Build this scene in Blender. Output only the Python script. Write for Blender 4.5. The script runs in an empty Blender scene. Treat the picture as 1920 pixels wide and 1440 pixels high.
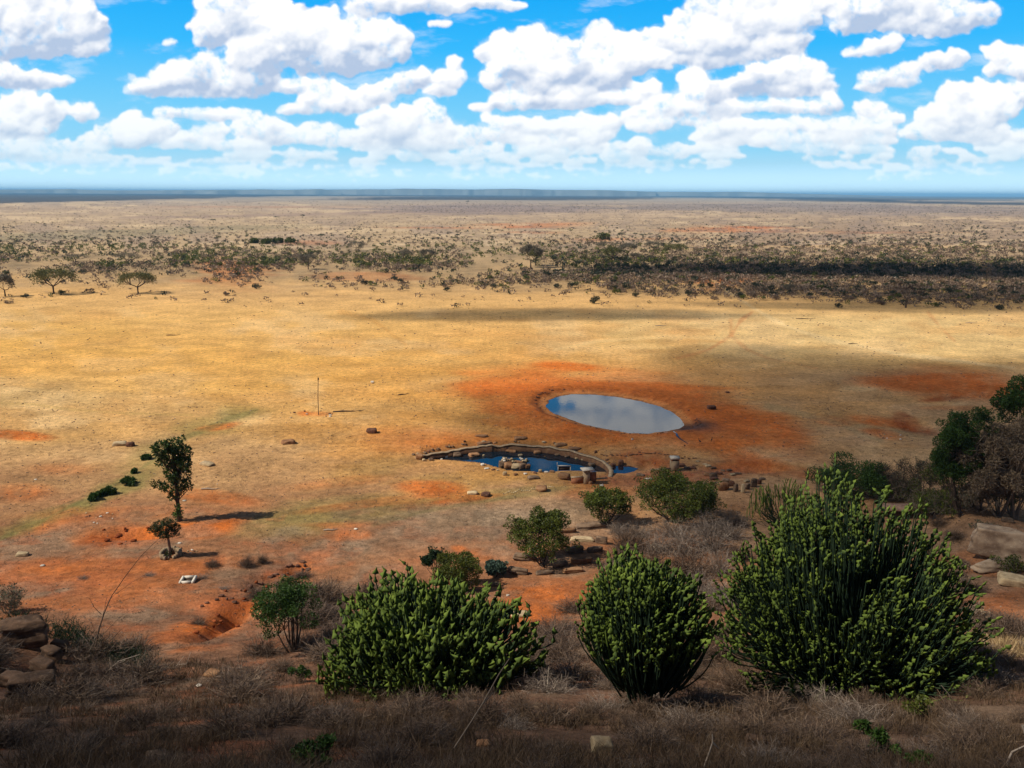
import bpy, math, random
import numpy as np
from mathutils import Vector, Matrix

sc = bpy.context.scene
COL = sc.collection
rng = np.random.default_rng(7)
random.seed(7)
PI = math.pi

# ------------------------------------------------------------------ camera
HC = 30.0
FPX = 1554.0
PITCH = math.radians(12.95)
ROLL = math.radians(0.27)
CAM = np.array([0.0, 0.0, HC])
fw = np.array([0, math.cos(PITCH), -math.sin(PITCH)])
rt0 = np.array([1.0, 0, 0]); up0 = np.cross(rt0, fw)
rt = rt0 * math.cos(ROLL) + up0 * math.sin(ROLL)
up = -rt0 * math.sin(ROLL) + up0 * math.cos(ROLL)
cam_d = bpy.data.cameras.new('camera')
cam_d.sensor_width = 36.0
cam_d.lens = 36.0 * FPX / 1920.0
cam_d.clip_start = 0.5
cam_d.clip_end = 200000.0
cam = bpy.data.objects.new('camera', cam_d)
M = Matrix(((rt[0], up[0], -fw[0], 0), (rt[1], up[1], -fw[1], 0), (rt[2], up[2], -fw[2], HC), (0, 0, 0, 1)))
cam.matrix_world = M
COL.objects.link(cam)
sc.camera = cam

def raydir(px, py):
    px = np.asarray(px, float); py = np.asarray(py, float)
    a = (px - 960) / FPX; b = (720 - py) / FPX
    d = fw + a[..., None] * rt + b[..., None] * up
    return d / np.linalg.norm(d, axis=-1, keepdims=True)

def to_px(x, y, z):
    vx = x; vy = y; vz = z - HC
    f = vx * fw[0] + vy * fw[1] + vz * fw[2]
    r = vx * rt[0] + vy * rt[1] + vz * rt[2]
    u = vx * up[0] + vy * up[1] + vz * up[2]
    f = np.where(f > 0.3, f, 0.3)
    return 960 + FPX * r / f, 720 - FPX * u / f

# ------------------------------------------------------------------ sun, sky, exposure
TOSUN = np.array([-5.3, -1.3, 5.6]); TOSUN /= np.linalg.norm(TOSUN)
SUN_EL = math.asin(TOSUN[2]); SUN_AZ = math.atan2(TOSUN[0], TOSUN[1])
ld = bpy.data.lights.new('sun', 'SUN'); ld.energy = 5.0; ld.angle = math.radians(0.53); ld.color = (1.0, 0.93, 0.80)
sun = bpy.data.objects.new('sun', ld); COL.objects.link(sun)
sun.rotation_euler = Vector(TOSUN).to_track_quat('Z', 'Y').to_euler()
sun.location = (-60, -20, 80)

vs = sc.view_settings
vs.view_transform = 'Standard'; vs.look = 'None'; vs.exposure = 0.15; vs.gamma = 1.0; vs.use_curve_mapping = False

world = bpy.data.worlds.new("World"); sc.world = world; world.use_nodes = True
W = world.node_tree; W.nodes.clear()

class NT:
    """small wrapper for writing node maths"""
    def __init__(s, t): s.t = t
    def n(s, typ, **k):
        a = s.t.nodes.new(typ)
        for q, v in k.items(): setattr(a, q, v)
        return a
    def put(s, sock, v):
        if hasattr(v, 'is_output') or isinstance(v, bpy.types.NodeSocket): s.t.links.new(v, sock)
        else: sock.default_value = v
    def m(s, op, a, b=None, c=None, clamp=False):
        x = s.n('ShaderNodeMath', operation=op, use_clamp=clamp)
        s.put(x.inputs[0], a)
        if b is not None: s.put(x.inputs[1], b)
        if c is not None: s.put(x.inputs[2], c)
        return x.outputs[0]
    def v(s, op, a, b=None, c=None, out=0):
        x = s.n('ShaderNodeVectorMath', operation=op)
        s.put(x.inputs[0], a)
        if b is not None: s.put(x.inputs[1], b)
        if c is not None: s.put(x.inputs[2], c)
        return x.outputs[out]
    def xyz(s, a, b, c):
        x = s.n('ShaderNodeCombineXYZ'); s.put(x.inputs[0], a); s.put(x.inputs[1], b); s.put(x.inputs[2], c)
        return x.outputs[0]
    def noise(s, vec, scale, detail=4, rough=0.55, dist=0.0, dim='3D'):
        x = s.n('ShaderNodeTexNoise', noise_dimensions=dim)
        s.put(x.inputs['Vector'], vec); s.put(x.inputs['Scale'], scale); s.put(x.inputs['Detail'], detail)
        s.put(x.inputs['Roughness'], rough); s.put(x.inputs['Distortion'], dist)
        return x.outputs[0]
    def ss(s, v, a, b):   # smoothstep
        x = s.n('ShaderNodeMapRange', interpolation_type='SMOOTHSTEP')
        s.put(x.inputs[0], v); s.put(x.inputs[1], a); s.put(x.inputs[2], b)
        return x.outputs[0]
    def mr(s, v, a, b, c, d):
        x = s.n('ShaderNodeMapRange'); x.clamp = True
        for i, q in enumerate((v, a, b, c, d)): s.put(x.inputs[i], q)
        return x.outputs[0]
    def mix(s, f, a, b, blend='MIX'):
        x = s.n('ShaderNodeMix', data_type='RGBA', blend_type=blend)
        s.put(x.inputs[0], f); s.put(x.inputs[6], a); s.put(x.inputs[7], b)
        return x.outputs[2]

# the open sky of the whole scene lights it
def build_world():
    N = NT(W)
    out = N.n('ShaderNodeOutputWorld'); bg = N.n('ShaderNodeBackground')
    W.links.new(bg.outputs[0], out.inputs[0])
    sky = N.n('ShaderNodeTexSky', sky_type='NISHITA')
    sky.sun_disc = False; sky.sun_elevation = SUN_EL; sky.sun_rotation = SUN_AZ % (2 * PI)
    sky.air_density = 1.0; sky.dust_density = 0.6; sky.ozone_density = 1.2; sky.altitude = 300
    W.links.new(sky.outputs[0], bg.inputs[0]); bg.inputs[1].default_value = SKY_STRENGTH
SKY_STRENGTH = 0.06
build_world()
sc.cycles.volume_bounces = 4
sc.cycles.max_bounces = 8
sc.cycles.transparent_max_bounces = 24
sc.cycles.use_denoising = True

# ------------------------------------------------------------------ numpy noise
_perm = np.random.default_rng(3).random((256, 256)).astype(np.float32)
def vnoise(x, y):
    xi = np.floor(x).astype(np.int64); yi = np.floor(y).astype(np.int64)
    fx = x - xi; fy = y - yi
    fx = fx * fx * (3 - 2 * fx); fy = fy * fy * (3 - 2 * fy)
    a = _perm[xi & 255, yi & 255]; b = _perm[(xi + 1) & 255, yi & 255]
    c = _perm[xi & 255, (yi + 1) & 255]; d = _perm[(xi + 1) & 255, (yi + 1) & 255]
    return (a * (1 - fx) + b * fx) * (1 - fy) + (c * (1 - fx) + d * fx) * fy
def fbm(x, y, s, oct=4, g=0.5):
    x = np.asarray(x, float) / s; y = np.asarray(y, float) / s
    t = 0; a = 1; n = 0
    for i in range(oct):
        t = t + a * (vnoise(x + 17.3 * i, y - 9.1 * i) - 0.5); n += a * 0.5; a *= g; x = x * 2.03; y = y * 2.03
    return t / n
def sstep(v, a, b):
    t = np.clip((v - a) / (b - a), 0, 1); return t * t * (3 - 2 * t)

# ------------------------------------------------------------------ terrain height
_ky = [-400, -60, -12, 0, 5, 10, 14, 20, 30, 40, 50, 60, 70, 82, 95, 500]
_kz = [29, 27.2, 26.8, 26.2, 24.6, 21.8, 19.2, 15.8, 10.5, 6.2, 3.1, 1.25, 0.35, 0.05, 0.0, 0.0]
_ty = np.arange(-400, 500, 0.5); _tz = np.interp(_ty, _ky, _kz)
_g = np.exp(-0.5 * (np.arange(-12, 13) * 0.5 / 2.2) ** 2); _g /= _g.sum()
_tz = np.convolve(np.pad(_tz, 12, mode='edge'), _g, 'valid')

def plane_pt(px, py, z=0.0):
    d = raydir(px, py); t = (z - HC) / d[..., 2]
    return np.stack([d[..., 0] * t, d[..., 1] * t], -1)

POND_PX = [(1030,763),(1033,751),(1052,743),(1080,740),(1115,741),(1155,745),(1195,752),(1235,763),(1258,775),(1274,788),(1279,797),(1270,803),(1245,807),(1215,811),(1180,811),(1145,805),(1105,796),(1068,785),(1042,774)]
SMALL_PX = [(808,862),(820,853),(850,847),(900,840),(950,837),(1000,838),(1050,844),(1100,855),(1130,867),(1143,880),(1125,886),(1060,884),(1000,886),(965,884),(940,877),(905,868),(860,865)]
PUD_PX = [(1150,878),(1163,873),(1180,875),(1192,879),(1183,884),(1165,888),(1149,888)]
WALL_PX = [(776,858),(790,851),(815,847),(838,843),(870,838),(905,834),(960,832),(1020,835),(1075,844),(1118,856),(1140,868),(1148,881),(1143,893)]
ZW_POND, ZW_SMALL, ZW_PUD = -0.45, -0.75, -0.75
POND = plane_pt(*np.array(POND_PX, float).T, ZW_POND)
SMALL = plane_pt(*np.array(SMALL_PX, float).T, ZW_SMALL)
PUD = plane_pt(*np.array(PUD_PX, float).T, ZW_PUD)

def sdist(poly, x, y):
    """signed distance to a polygon, negative inside"""
    n = len(poly); d = np.full(x.shape, 1e9); ins = np.zeros(x.shape, bool)
    for i in range(n):
        a = poly[i]; b = poly[(i + 1) % n]; e = b - a
        wx = x - a[0]; wy = y - a[1]
        t = np.clip((wx * e[0] + wy * e[1]) / (e @ e), 0, 1)
        d = np.minimum(d, (wx - e[0] * t) ** 2 + (wy - e[1] * t) ** 2)
        c = ((a[1] > y) != (b[1] > y)) & (x < (b[0] - a[0]) * (y - a[1]) / (b[1] - a[1] + 1e-12) + a[0])
        ins ^= c
    d = np.sqrt(d); return np.where(ins, -d, d)

MOUNDS = []  # (x, y, rx, ry, h)
def height(x, y):
    x = np.asarray(x, float); y = np.asarray(y, float)
    shp = x.shape; x = x.ravel(); y = y.ravel()
    z = np.interp(y - 0.10 * np.clip(x - 12, 0, 60) + 0.06 * np.clip(-x, 0, 30), _ty, _tz)
    near = sstep(y, 140, 60)
    z = z + fbm(x, y, 14, 4) * (0.10 + 0.40 * near) * sstep(y, 900, 300)
    z = z + fbm(x + 50, y, 2.6, 3) * 0.10 * near
    # rough eroded ground where the red earth shows
    for (cx, cy, rx, ry, h) in MOUNDS:
        q = ((x - cx) / rx) ** 2 + ((y - cy) / ry) ** 2
        z = z + h * np.exp(-q * 1.6)
    m = (y > 75) & (y < 145) & (np.abs(x) < 70)
    if m.any():
        xs, ys, zs = x[m], y[m], z[m]
        nz = fbm(xs, ys, 1.6, 3) * 0.35
        d = sdist(POND, xs, ys) + nz
        zs = np.where(d < 0, ZW_POND - 0.05 + np.maximum(d * 0.5, -1.2), zs)
        zb = ZW_POND - 0.05 + 0.10 * sstep(d, 0, 0.7) + 0.62 * sstep(d, 0.9, 3.2)
        k = (d >= 0) & (d < 9)
        zs = np.where(k, zb * (1 - sstep(d, 3.0, 9)) + (zs) * sstep(d, 3.0, 9), zs)
        for poly, zw in ((SMALL, ZW_SMALL), (PUD, ZW_PUD)):
            d = sdist(poly, xs, ys) + nz * 0.5
            zs = np.where(d < 0, zw - 0.06 + np.maximum(d * 0.5, -0.8), zs)
            zb = zw - 0.06 + 0.70 * sstep(d, 0.0, 1.8)
            k = (d >= 0) & (d < 1.8)
            zs = np.where(k, np.minimum(zs, zb), zs)
        z[m] = zs
    return z.reshape(shp)

def hit(px, py, lift=0.0):
    """where the ray through a pixel of the photograph meets the ground"""
    d = raydir(float(px), float(py))
    t = np.concatenate([np.arange(8, 220, 0.25), np.geomspace(220, 60000, 1500)])
    X = d[0] * t; Y = d[1] * t; Z = HC + d[2] * t
    g = Z - height(X, Y)
    i = np.argmax(g < 0)
    if g[i] >= 0: i = len(t) - 1
    a = g[i - 1] / (g[i - 1] - g[i] + 1e-9); tt = t[i - 1] + a * (t[i] - t[i - 1])
    x, y = d[0] * tt, d[1] * tt
    return np.array([x, y, float(height(np.array([x]), np.array([y]))[0]) + lift])
def mpp(p):
    """metres per photograph pixel at a point"""
    return float(np.dot(np.array(p) - CAM, fw)) / FPX
# ------------------------------------------------------------------ object helpers
def link(o, parent=None, label=None, cat=None, group=None, kind=None):
    COL.objects.link(o)
    if parent is not None: o.parent = parent
    if label: o['label'] = label
    if cat: o['category'] = cat
    if group: o['group'] = group
    if kind: o['kind'] = kind
    return o
def empty(name, loc, rz=0.0, **k):
    o = bpy.data.objects.new(name, None); o.location = tuple(map(float, loc)); o.rotation_euler = (0, 0, rz)
    o.empty_display_size = 0.3
    return link(o, **k)

class MB:
    """collects vertices and faces (triangles or quads) with a tint value per vertex"""
    def __init__(s): s.v = []; s.q = []; s.t = []; s.c = []; s.n = 0
    def add(s, v, quads=None, tris=None, tint=0.5):
        v = np.asarray(v, np.float32).reshape(-1, 3)
        if quads is not None and len(quads): s.q.append(np.asarray(quads, np.int64).reshape(-1, 4) + s.n)
        if tris is not None and len(tris): s.t.append(np.asarray(tris, np.int64).reshape(-1, 3) + s.n)
        c = np.empty(len(v), np.float32); c[:] = tint
        s.v.append(v); s.c.append(c); s.n += len(v)
    def mesh(s, name, mat, smooth=False):
        v = np.concatenate(s.v); me = bpy.data.meshes.new(name)
        q = np.concatenate(s.q) if s.q else np.zeros((0, 4), np.int64)
        t = np.concatenate(s.t) if s.t else np.zeros((0, 3), np.int64)
        me.vertices.add(len(v)); me.vertices.foreach_set('co', v.ravel())
        idx = np.concatenate([q.ravel(), t.ravel()]).astype(np.int32)
        me.loops.add(len(idx)); me.loops.foreach_set('vertex_index', idx)
        me.polygons.add(len(q) + len(t))
        st = np.concatenate([np.arange(len(q)) * 4, len(q) * 4 + np.arange(len(t)) * 3]).astype(np.int32)
        me.polygons.foreach_set('loop_start', st)
        if smooth: me.polygons.foreach_set('use_smooth', np.ones(len(st), bool))
        me.update(calc_edges=True)
        a = me.attributes.new('tint', 'FLOAT', 'POINT'); a.data.foreach_set('value', np.concatenate(s.c))
        me.materials.append(mat)
        return me
    def obj(s, name, mat, smooth=False, loc=(0, 0, 0), **k):
        o = bpy.data.objects.new(name, s.mesh(name, mat, smooth)); o.location = loc
        return link(o, **k)

def frame_of(d):
    d = d / (np.linalg.norm(d) + 1e-9)
    a = np.array([0, 0, 1.0]) if abs(d[2]) < 0.9 else np.array([1.0, 0, 0])
    u = np.cross(a, d); u /= np.linalg.norm(u); w = np.cross(d, u)
    return u, w
def tube(mb, pts, rad, k=5, tint=0.5, cap=False):
    pts = np.asarray(pts, float); n = len(pts); rad = np.broadcast_to(rad, (n,))
    tan = np.gradient(pts, axis=0)
    u, w = frame_of(tan.mean(0))
    an = np.arange(k) / k * 2 * PI
    V = []
    for i in range(n):
        d = tan[i] / (np.linalg.norm(tan[i]) + 1e-9)
        uu = u - d * (u @ d); uu /= np.linalg.norm(uu) + 1e-9; ww = np.cross(d, uu)
        V.append(pts[i] + rad[i] * (np.cos(an)[:, None] * uu + np.sin(an)[:, None] * ww))
    V = np.concatenate(V)
    Q = [(i * k + j, i * k + (j + 1) % k, (i + 1) * k + (j + 1) % k, (i + 1) * k + j) for i in range(n - 1) for j in range(k)]
    T = []
    if cap:
        V = np.concatenate([V, pts[-1:]]); e = len(V) - 1
        T = [((n - 1) * k + j, (n - 1) * k + (j + 1) % k, e) for j in range(k)]
    mb.add(V, Q, T, tint)
def boxm(mb, c, s, rz=0.0, tint=0.5, jit=0.0, tilt=(0, 0)):
    x, y, z = np.array(s) / 2
    V = np.array([[-x,-y,-z],[x,-y,-z],[x,y,-z],[-x,y,-z],[-x,-y,z],[x,-y,z],[x,y,z],[-x,y,z]], float)
    if jit: V += rng.normal(0, jit, V.shape) * min(s)
    R = np.array(Matrix.Rotation(rz, 3, 'Z') @ Matrix.Rotation(tilt[0], 3, 'X') @ Matrix.Rotation(tilt[1], 3, 'Y'))
    V = V @ R.T + np.array(c)
    mb.add(V, [(0,3,2,1),(4,5,6,7),(0,1,5,4),(1,2,6,5),(2,3,7,6),(3,0,4,7)], tint=tint)

# ------------------------------------------------------------------ materials
def mat(name, rough=0.9, spec=0.15):
    m = bpy.data.materials.new(name); m.use_nodes = True
    N = NT(m.node_tree); p = m.node_tree.nodes['Principled BSDF']
    p.inputs['Roughness'].default_value = rough
    p.inputs['Specular IOR Level'].default_value = spec
    return m, N, p
def attr(N, name):
    a = N.n('ShaderNodeAttribute'); a.attribute_name = name; return a
def foliage_mat(name, dark, light, third=None, transl=0.25, rough=0.55, spec=0.25):
    """leaf colour varies by the leaf's own tint, with some light through the leaf"""
    m, N, p = mat(name, rough, spec)
    t = attr(N, 'tint').outputs['Fac']
    geo = N.n('ShaderNodeNewGeometry')
    nz = N.noise(geo.outputs['Position'], 0.9, 3)
    f = N.m('ADD', N.m('MULTIPLY', t, 0.85), N.m('MULTIPLY', N.m('SUBTRACT', nz, 0.5), 0.7), clamp=True)
    r = N.n('ShaderNodeValToRGB'); m.node_tree.links.new(f, r.inputs[0])
    r.color_ramp.elements[0].color = (*dark, 1); r.color_ramp.elements[0].position = 0.1
    r.color_ramp.elements[1].color = (*light, 1); r.color_ramp.elements[1].position = 0.8
    if third:
        e = r.color_ramp.elements.new(1.0); e.color = (*third, 1)
    c = r.outputs[0]
    m.node_tree.links.new(c, p.inputs['Base Color'])
    tr = N.n('ShaderNodeBsdfTranslucent'); m.node_tree.links.new(c, tr.inputs[0])
    mx = N.n('ShaderNodeMixShader'); mx.inputs[0].default_value = transl
    m.node_tree.links.new(p.outputs[0], mx.inputs[1]); m.node_tree.links.new(tr.outputs[0], mx.inputs[2])
    m.node_tree.links.new(mx.outputs[0], m.node_tree.nodes['Material Output'].inputs[0])
    return m
def wood_mat(name, c1, c2, scale=6.0):
    m, N, p = mat(name, 0.9, 0.1)
    tc = N.n('ShaderNodeTexCoord')
    n = N.noise(tc.outputs['Object'], scale, 5, 0.65)
    t = attr(N, 'tint').outputs['Fac']
    f = N.m('ADD', n, N.m('MULTIPLY', N.m('SUBTRACT', t, 0.5), 0.6), clamp=True)
    m.node_tree.links.new(N.mix(f, (*c1, 1), (*c2, 1)), p.inputs['Base Color'])
    return m
def stone_mat(name, c1, c2, c3, scale=1.6, bump=0.35, layered=0.0):
    m, N, p = mat(name, 0.93, 0.12)
    geo = N.n('ShaderNodeNewGeometry'); P = geo.outputs['Position']
    oi = N.n('ShaderNodeObjectInfo')
    P2 = N.v('MULTIPLY', P, (1, 1, 1 + layered * 4))
    a = N.noise(P2, scale, 6, 0.62); b = N.noise(P, scale * 5, 5, 0.7)
    c = N.mix(N.ss(a, 0.36, 0.64), (*c1, 1), (*c2, 1))
    c = N.mix(N.m('MULTIPLY', N.ss(b, 0.52, 0.72), 0.65), c, (*c3, 1))
    c = N.mix(1.0, c, N.mix(N.m('MULTIPLY', oi.outputs['Random'], 1.0), (0.72, 0.70, 0.68, 1), (1.25, 1.2, 1.15, 1)), 'MULTIPLY')
    m.node_tree.links.new(c, p.inputs['Base Color'])
    bp = N.n('ShaderNodeBump'); bp.inputs['Strength'].default_value = bump; bp.inputs['Distance'].default_value = 0.12
    m.node_tree.links.new(N.m('ADD', a, N.m('MULTIPLY', b, 0.5)), bp.inputs['Height'])
    m.node_tree.links.new(bp.outputs[0], p.inputs['Normal'])
    return m

# ------------------------------------------------------------------ the part of the sky the photograph shows: a far dome with cumulus
# cumulus masses: (x, y, half width, half height) as the photograph shows them, y of the flat base, brightness
CUMULI = [
 [(40,20,150,60),(110,45,85,48),(0,70,90,45),(150,85,55,22),(60,85,80,30),(-90,20,120,80)],
 [(30,148,60,24),(90,152,45,16),(125,148,18,10),(0,140,40,26)],
 [(55,205,62,32),(15,230,50,30),(75,235,40,22),(110,200,18,14),(0,205,30,20)],
 [(155,212,26,20)],
 [(70,290,60,14),(20,280,50,18),(130,300,50,10)],
 [(440,30,70,60),(500,45,65,50),(560,75,75,60),(620,95,70,50),(400,60,35,35),(600,60,50,40),(480,100,60,50)],
 [(700,75,62,36),(740,95,34,30),(690,110,60,26),(655,60,35,30)],
 [(330,142,55,28),(285,160,44,20),(385,140,60,34),(450,150,70,34),(400,170,110,16),(560,160,90,16),(250,168,20,9),(350,120,26,16)],
 [(735,4,95,24),(830,8,80,18),(930,6,60,14),(680,18,38,14)],
 [(820,42,24,8)],[(318,78,20,8)],
 [(245,250,70,30),(215,262,42,18),(245,218,22,12),(285,240,55,22)],
 [(330,210,50,13),(400,216,60,13),(455,214,36,12)],
 [(395,244,40,13)],[(470,235,40,16),(500,228,24,12)],[(515,258,26,14)],
 [(595,185,42,18),(640,190,60,26),(560,205,50,12),(700,180,46,20),(620,170,26,14)],
 [(775,146,36,22),(750,162,38,18),(720,170,36,14)],
 [(850,118,16,20),(838,150,28,18),(825,170,36,12),(860,140,20,12)],
 [(715,225,38,26),(760,222,32,24),(800,218,34,30),(820,245,36,26),(740,250,60,26),(700,255,34,20),(790,265,60,22)],
 [(600,240,44,14),(560,262,60,12),(640,262,46,12),(450,272,60,12)],
 [(920,95,30,22),(945,75,26,18),(990,72,26,26),(1015,95,50,34),(1060,100,42,30),(970,120,66,34),(1040,135,70,34),(925,150,28,20),(1090,125,40,30),(990,160,60,24)],
 [(1128,58,26,24),(1118,80,22,20),(1160,80,30,22),(1205,70,30,18),(1240,75,30,26),(1180,110,70,34),(1140,130,60,30),(1230,110,36,24),(1120,150,70,26)],
 [(905,204,26,9),(950,190,36,20),(1000,190,60,20),(1070,190,70,18),(1150,185,70,16),(1215,168,30,18),(1090,170,40,22),(1030,168,40,18)],
 [(965,232,52,16),(1060,236,60,15),(920,222,22,10),(1130,232,34,18),(1010,245,90,10)],
 [(1375,15,80,46),(1310,45,50,34),(1275,50,28,24),(1430,30,60,50),(1480,20,60,50),(1350,70,70,40),(1400,95,75,20),(1290,80,50,30),(1330,110,80,20),(1460,70,50,36),(1520,0,50,34)],
 [(1415,88,58,24),(1445,78,34,22)],
 [(1640,15,90,36),(1720,5,90,36),(1790,25,80,34),(1600,45,50,22),(1700,40,90,24),(1830,30,48,24),(1760,55,60,16)],
 [(1650,85,36,16),(1620,96,44,11),(1672,76,20,12)],
 [(1700,132,38,16),(1650,146,42,18),(1680,152,50,13),(1630,164,30,9)],
 [(1765,115,40,18),(1790,108,26,16),(1735,126,30,10)],
 [(1300,150,32,24),(1315,175,44,32),(1285,195,70,24),(1225,212,60,18),(1340,205,60,22),(1200,225,50,10),(1320,225,80,12)],
 [(1440,142,50,26),(1500,125,50,28),(1520,150,50,26),(1400,158,46,20),(1460,168,110,16),(1545,165,36,18),(1370,172,40,12)],
 [(1390,200,46,14),(1480,200,80,15),(1560,192,24,22),(1540,205,40,12),(1330,205,30,8)],
 [(1360,232,60,18),(1450,238,60,16),(1510,232,56,14),(1400,250,110,10),(1330,258,44,8)],
 [(1630,205,28,18),(1660,222,40,14),(1600,228,60,12),(1560,236,80,10),(1650,200,20,12)],
 [(1790,180,40,28),(1840,175,44,26),(1870,200,36,36),(1760,215,50,26),(1820,222,62,34),(1740,245,46,14),(1850,245,50,22),(1780,255,90,12)],
 [(1870,100,32,20),(1900,108,40,24),(1930,125,36,30),(1880,130,40,16)],
 [(1910,165,26,16),(1935,175,30,24)],[(1905,200,18,10)],
 [(1560,258,60,12),(1640,262,50,12),(1480,262,50,10)],
 [(1000,262,60,12),(940,255,36,12),(1060,268,60,12),(1110,258,30,16),(880,262,36,14)],
 [(1200,272,26,16),(1240,285,60,10),(1170,290,40,8)],
 [(2060,40,110,60),(2010,90,60,40)],[(2040,210,60,30),(2100,190,70,44)],[(-110,150,60,30)],[(-120,230,70,36)],
 # above the frame, mirrored in the waterhole
 [(200,-120,160,50),(330,-90,120,40)],[(700,-150,150,36),(600,-130,90,30)],[(1280,-70,190,26),(1400,-95,220,50),(1200,-120,160,40)],[(1180,-60,120,30)],[(1750,-130,160,50)],
]
def make_clouds(x0, x1, y0, y1, st):
    xs = np.arange(x0, x1, st); ys = np.arange(y0, y1, st)
    PX, PY = np.meshgrid(xs, ys)
    r = np.random.default_rng(11)
    Hh = np.zeros(PX.shape); LUM = np.zeros(PX.shape); 
    def stamp(cx, cy, rx, ry, z, lum=(0, 1, 0)):
        i0 = max(int((cx - rx - x0) / st), 0); i1 = min(int((cx + rx - x0) / st) + 2, len(xs))
        j0 = max(int((cy - ry - y0) / st), 0); j1 = min(int((cy + ry - y0) / st) + 2, len(ys))
        if i1 <= i0 or j1 <= j0: return
        a = PX[j0:j1, i0:i1]; b = PY[j0:j1, i0:i1]
        q = 1 - ((a - cx) / rx) ** 2 - ((b - cy) / ry) ** 2
        h = np.where(q > 0, z + np.sqrt(np.maximum(q, 0)) * min(rx, ry), 0)
        s = Hh[j0:j1, i0:i1]; k = h > s
        s[k] = h[k]; LUM[j0:j1, i0:i1][k] = (sstep((b - (lum[0] - lum[1])) / lum[1], 0.10, 1.05) * lum[2])[k]
    allc = list(CUMULI)
    # loose rows of small cumulus sinking to the horizon
    for i in range(1500):
        y = 232 + 108 * r.random() ** 0.75; x = r.uniform(x0, x1)
        s = (347 - y) / 95
        if vnoise(np.array([x / 130.0]), np.array([y / 22.0]))[0] < 0.43: continue
        w = r.uniform(9, 38) * s + 4
        allc.append([(x + r.normal(0, w * .6), y + r.normal(0, 1.5 * s), w * r.uniform(.5, 1), (w * r.uniform(.22, .42)) * (0.35 + .65 * s)) for _ in range(r.integers(1, 4))])
    for cl in allc:
        base = max(c[1] + c[3] * 0.8 for c in cl)
        big = max(c[3] for c in cl)
        top = min(c[1] - c[3] for c in cl); hgt = base - top
        for (cx, cy, rx, ry) in cl:
            L_ = (base * .55 + (cy + ry) * .45, min(hgt, ry * 2.2), (0.85 if big > 25 else 0.75) * (1 if len(cl) > 1 or rx > 40 else .8))
            stamp(cx, cy, rx * .95, ry * .9, 6, L_)
            n1 = int(10 + rx * ry / 60)
            for i in range(min(n1, 90)):
                t = r.uniform(0, 2 * PI_); q = math.sqrt(r.random())
                x = cx + rx * q * math.cos(t) * .98; y = cy + ry * q * math.sin(t) * .92
                s1 = ry * r.uniform(.20, .48) * (1.15 - .45 * q)
                if y > cy + ry * .45: s1 *= .6
                zz = 6 + (1 - q * q) ** .5 * min(rx, ry) * .9
                stamp(x, y, s1 * r.uniform(1, 1.5), s1, zz - s1 * .3, L_)
                if s1 > 4:
                    for j in range(7):
                        tt = r.uniform(0, 2 * PI_); s2 = s1 * r.uniform(.22, .5)
                        stamp(x + math.cos(tt) * s1 * .85, y + math.sin(tt) * s1 * .8 - s1 * .1, s2 * r.uniform(1, 1.4), s2, zz + s1 * .15, L_)
    # ragged edges: look the height map up through a warp
    wx = fbm(PX, PY, 34, 7, .66) * 19 + fbm(PX, PY, 7, 3, .6) * 3.0; wy = fbm(PX + 500, PY, 34, 7, .66) * 13 + fbm(PX + 99, PY, 7, 3, .6) * 2.2
    f = np.clip((335 - PY) / 230, .12, 1)
    gx = np.clip(((PX + wx * f - x0) / st), 0, len(xs) - 1.01); gy = np.clip(((PY + wy * f - y0) / st), 0, len(ys) - 1.01)
    def samp(A):
        i = gx.astype(int); j = gy.astype(int); fx = gx - i; fy = gy - j
        return (A[j, i] * (1 - fx) + A[j, i + 1] * fx) * (1 - fy) + (A[j + 1, i] * (1 - fx) + A[j + 1, i + 1] * fx) * fy
    H1 = samp(Hh)
    def blur(A, s):
        n = int(3 * s / st); k = np.exp(-.5 * (np.arange(-n, n + 1) * st / s) ** 2); k /= k.sum()
        A = np.apply_along_axis(lambda v: np.convolve(np.pad(v, n, mode='edge'), k, 'valid'), 0, A)
        return np.apply_along_axis(lambda v: np.convolve(np.pad(v, n, mode='edge'), k, 'valid'), 1, A)
    cov = blur((H1 > 1).astype(float), 3.0)
    H2 = H1 + fbm(PX, PY, 12, 5, .6) * 7 * f
    Hs = blur(H2, 1.7); Hm = blur(H2, 7.0)
    gyy, gxx = np.gradient(Hs, st); gym, gxm = np.gradient(Hm, st)
    def shade(gx_, gy_, k):
        n = np.sqrt(1 + (gx_ * k) ** 2 + (gy_ * k) ** 2)
        # image y points down: light comes from the upper left and from behind the camera
        return (0.42 * gx_ * k + 0.72 * gy_ * k + 0.55) / n
    s = 0.46 * shade(gxx, gyy, .42) + 0.80 * shade(gxm, gym, .9)
    und = blur(samp(LUM), 4.0) * (1 + fbm(PX, PY, 30, 5, .6) * 1.1)
    f2 = np.clip(f * 1.3, .62, 1)
    lit = s * 0.80 + 0.46 - und * 0.80 * f2
    occ = np.clip((Hm - Hs) / 14, -0.4, .6)
    lit -= occ * .30
    lit = lit + .10 - .50 * sstep(fbm(PX + 80, PY * 1.3, 65, 5), -.05, .5) * sstep(H1, 10, 30)
    lit = np.clip(lit, 0, 1.1)
    lit = blur(lit, 1.0) + fbm(PX, PY, 5, 3, .6) * .05
    soft = sstep(fbm(PX + 300, PY, 70, 4), -.25, .35)
    alpha = sstep(cov + fbm(PX, PY, 14, 6, .6) * (.22 + .34 * soft), .16 + .08 * soft, .82 + .3 * soft)
    fringe = sstep(blur((H1 > 1).astype(float), 9.0) + fbm(PX + 70, PY, 30, 6, .66) * .55, .30, 1.0) * .55 * np.clip(f * 1.4, 0, 1)
    alpha = np.maximum(alpha, fringe)
    thin = 1 - .45 * sstep(fbm(PX, PY, 40, 4), .0, .5) * (1 - sstep(H1, 8, 22))
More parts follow.
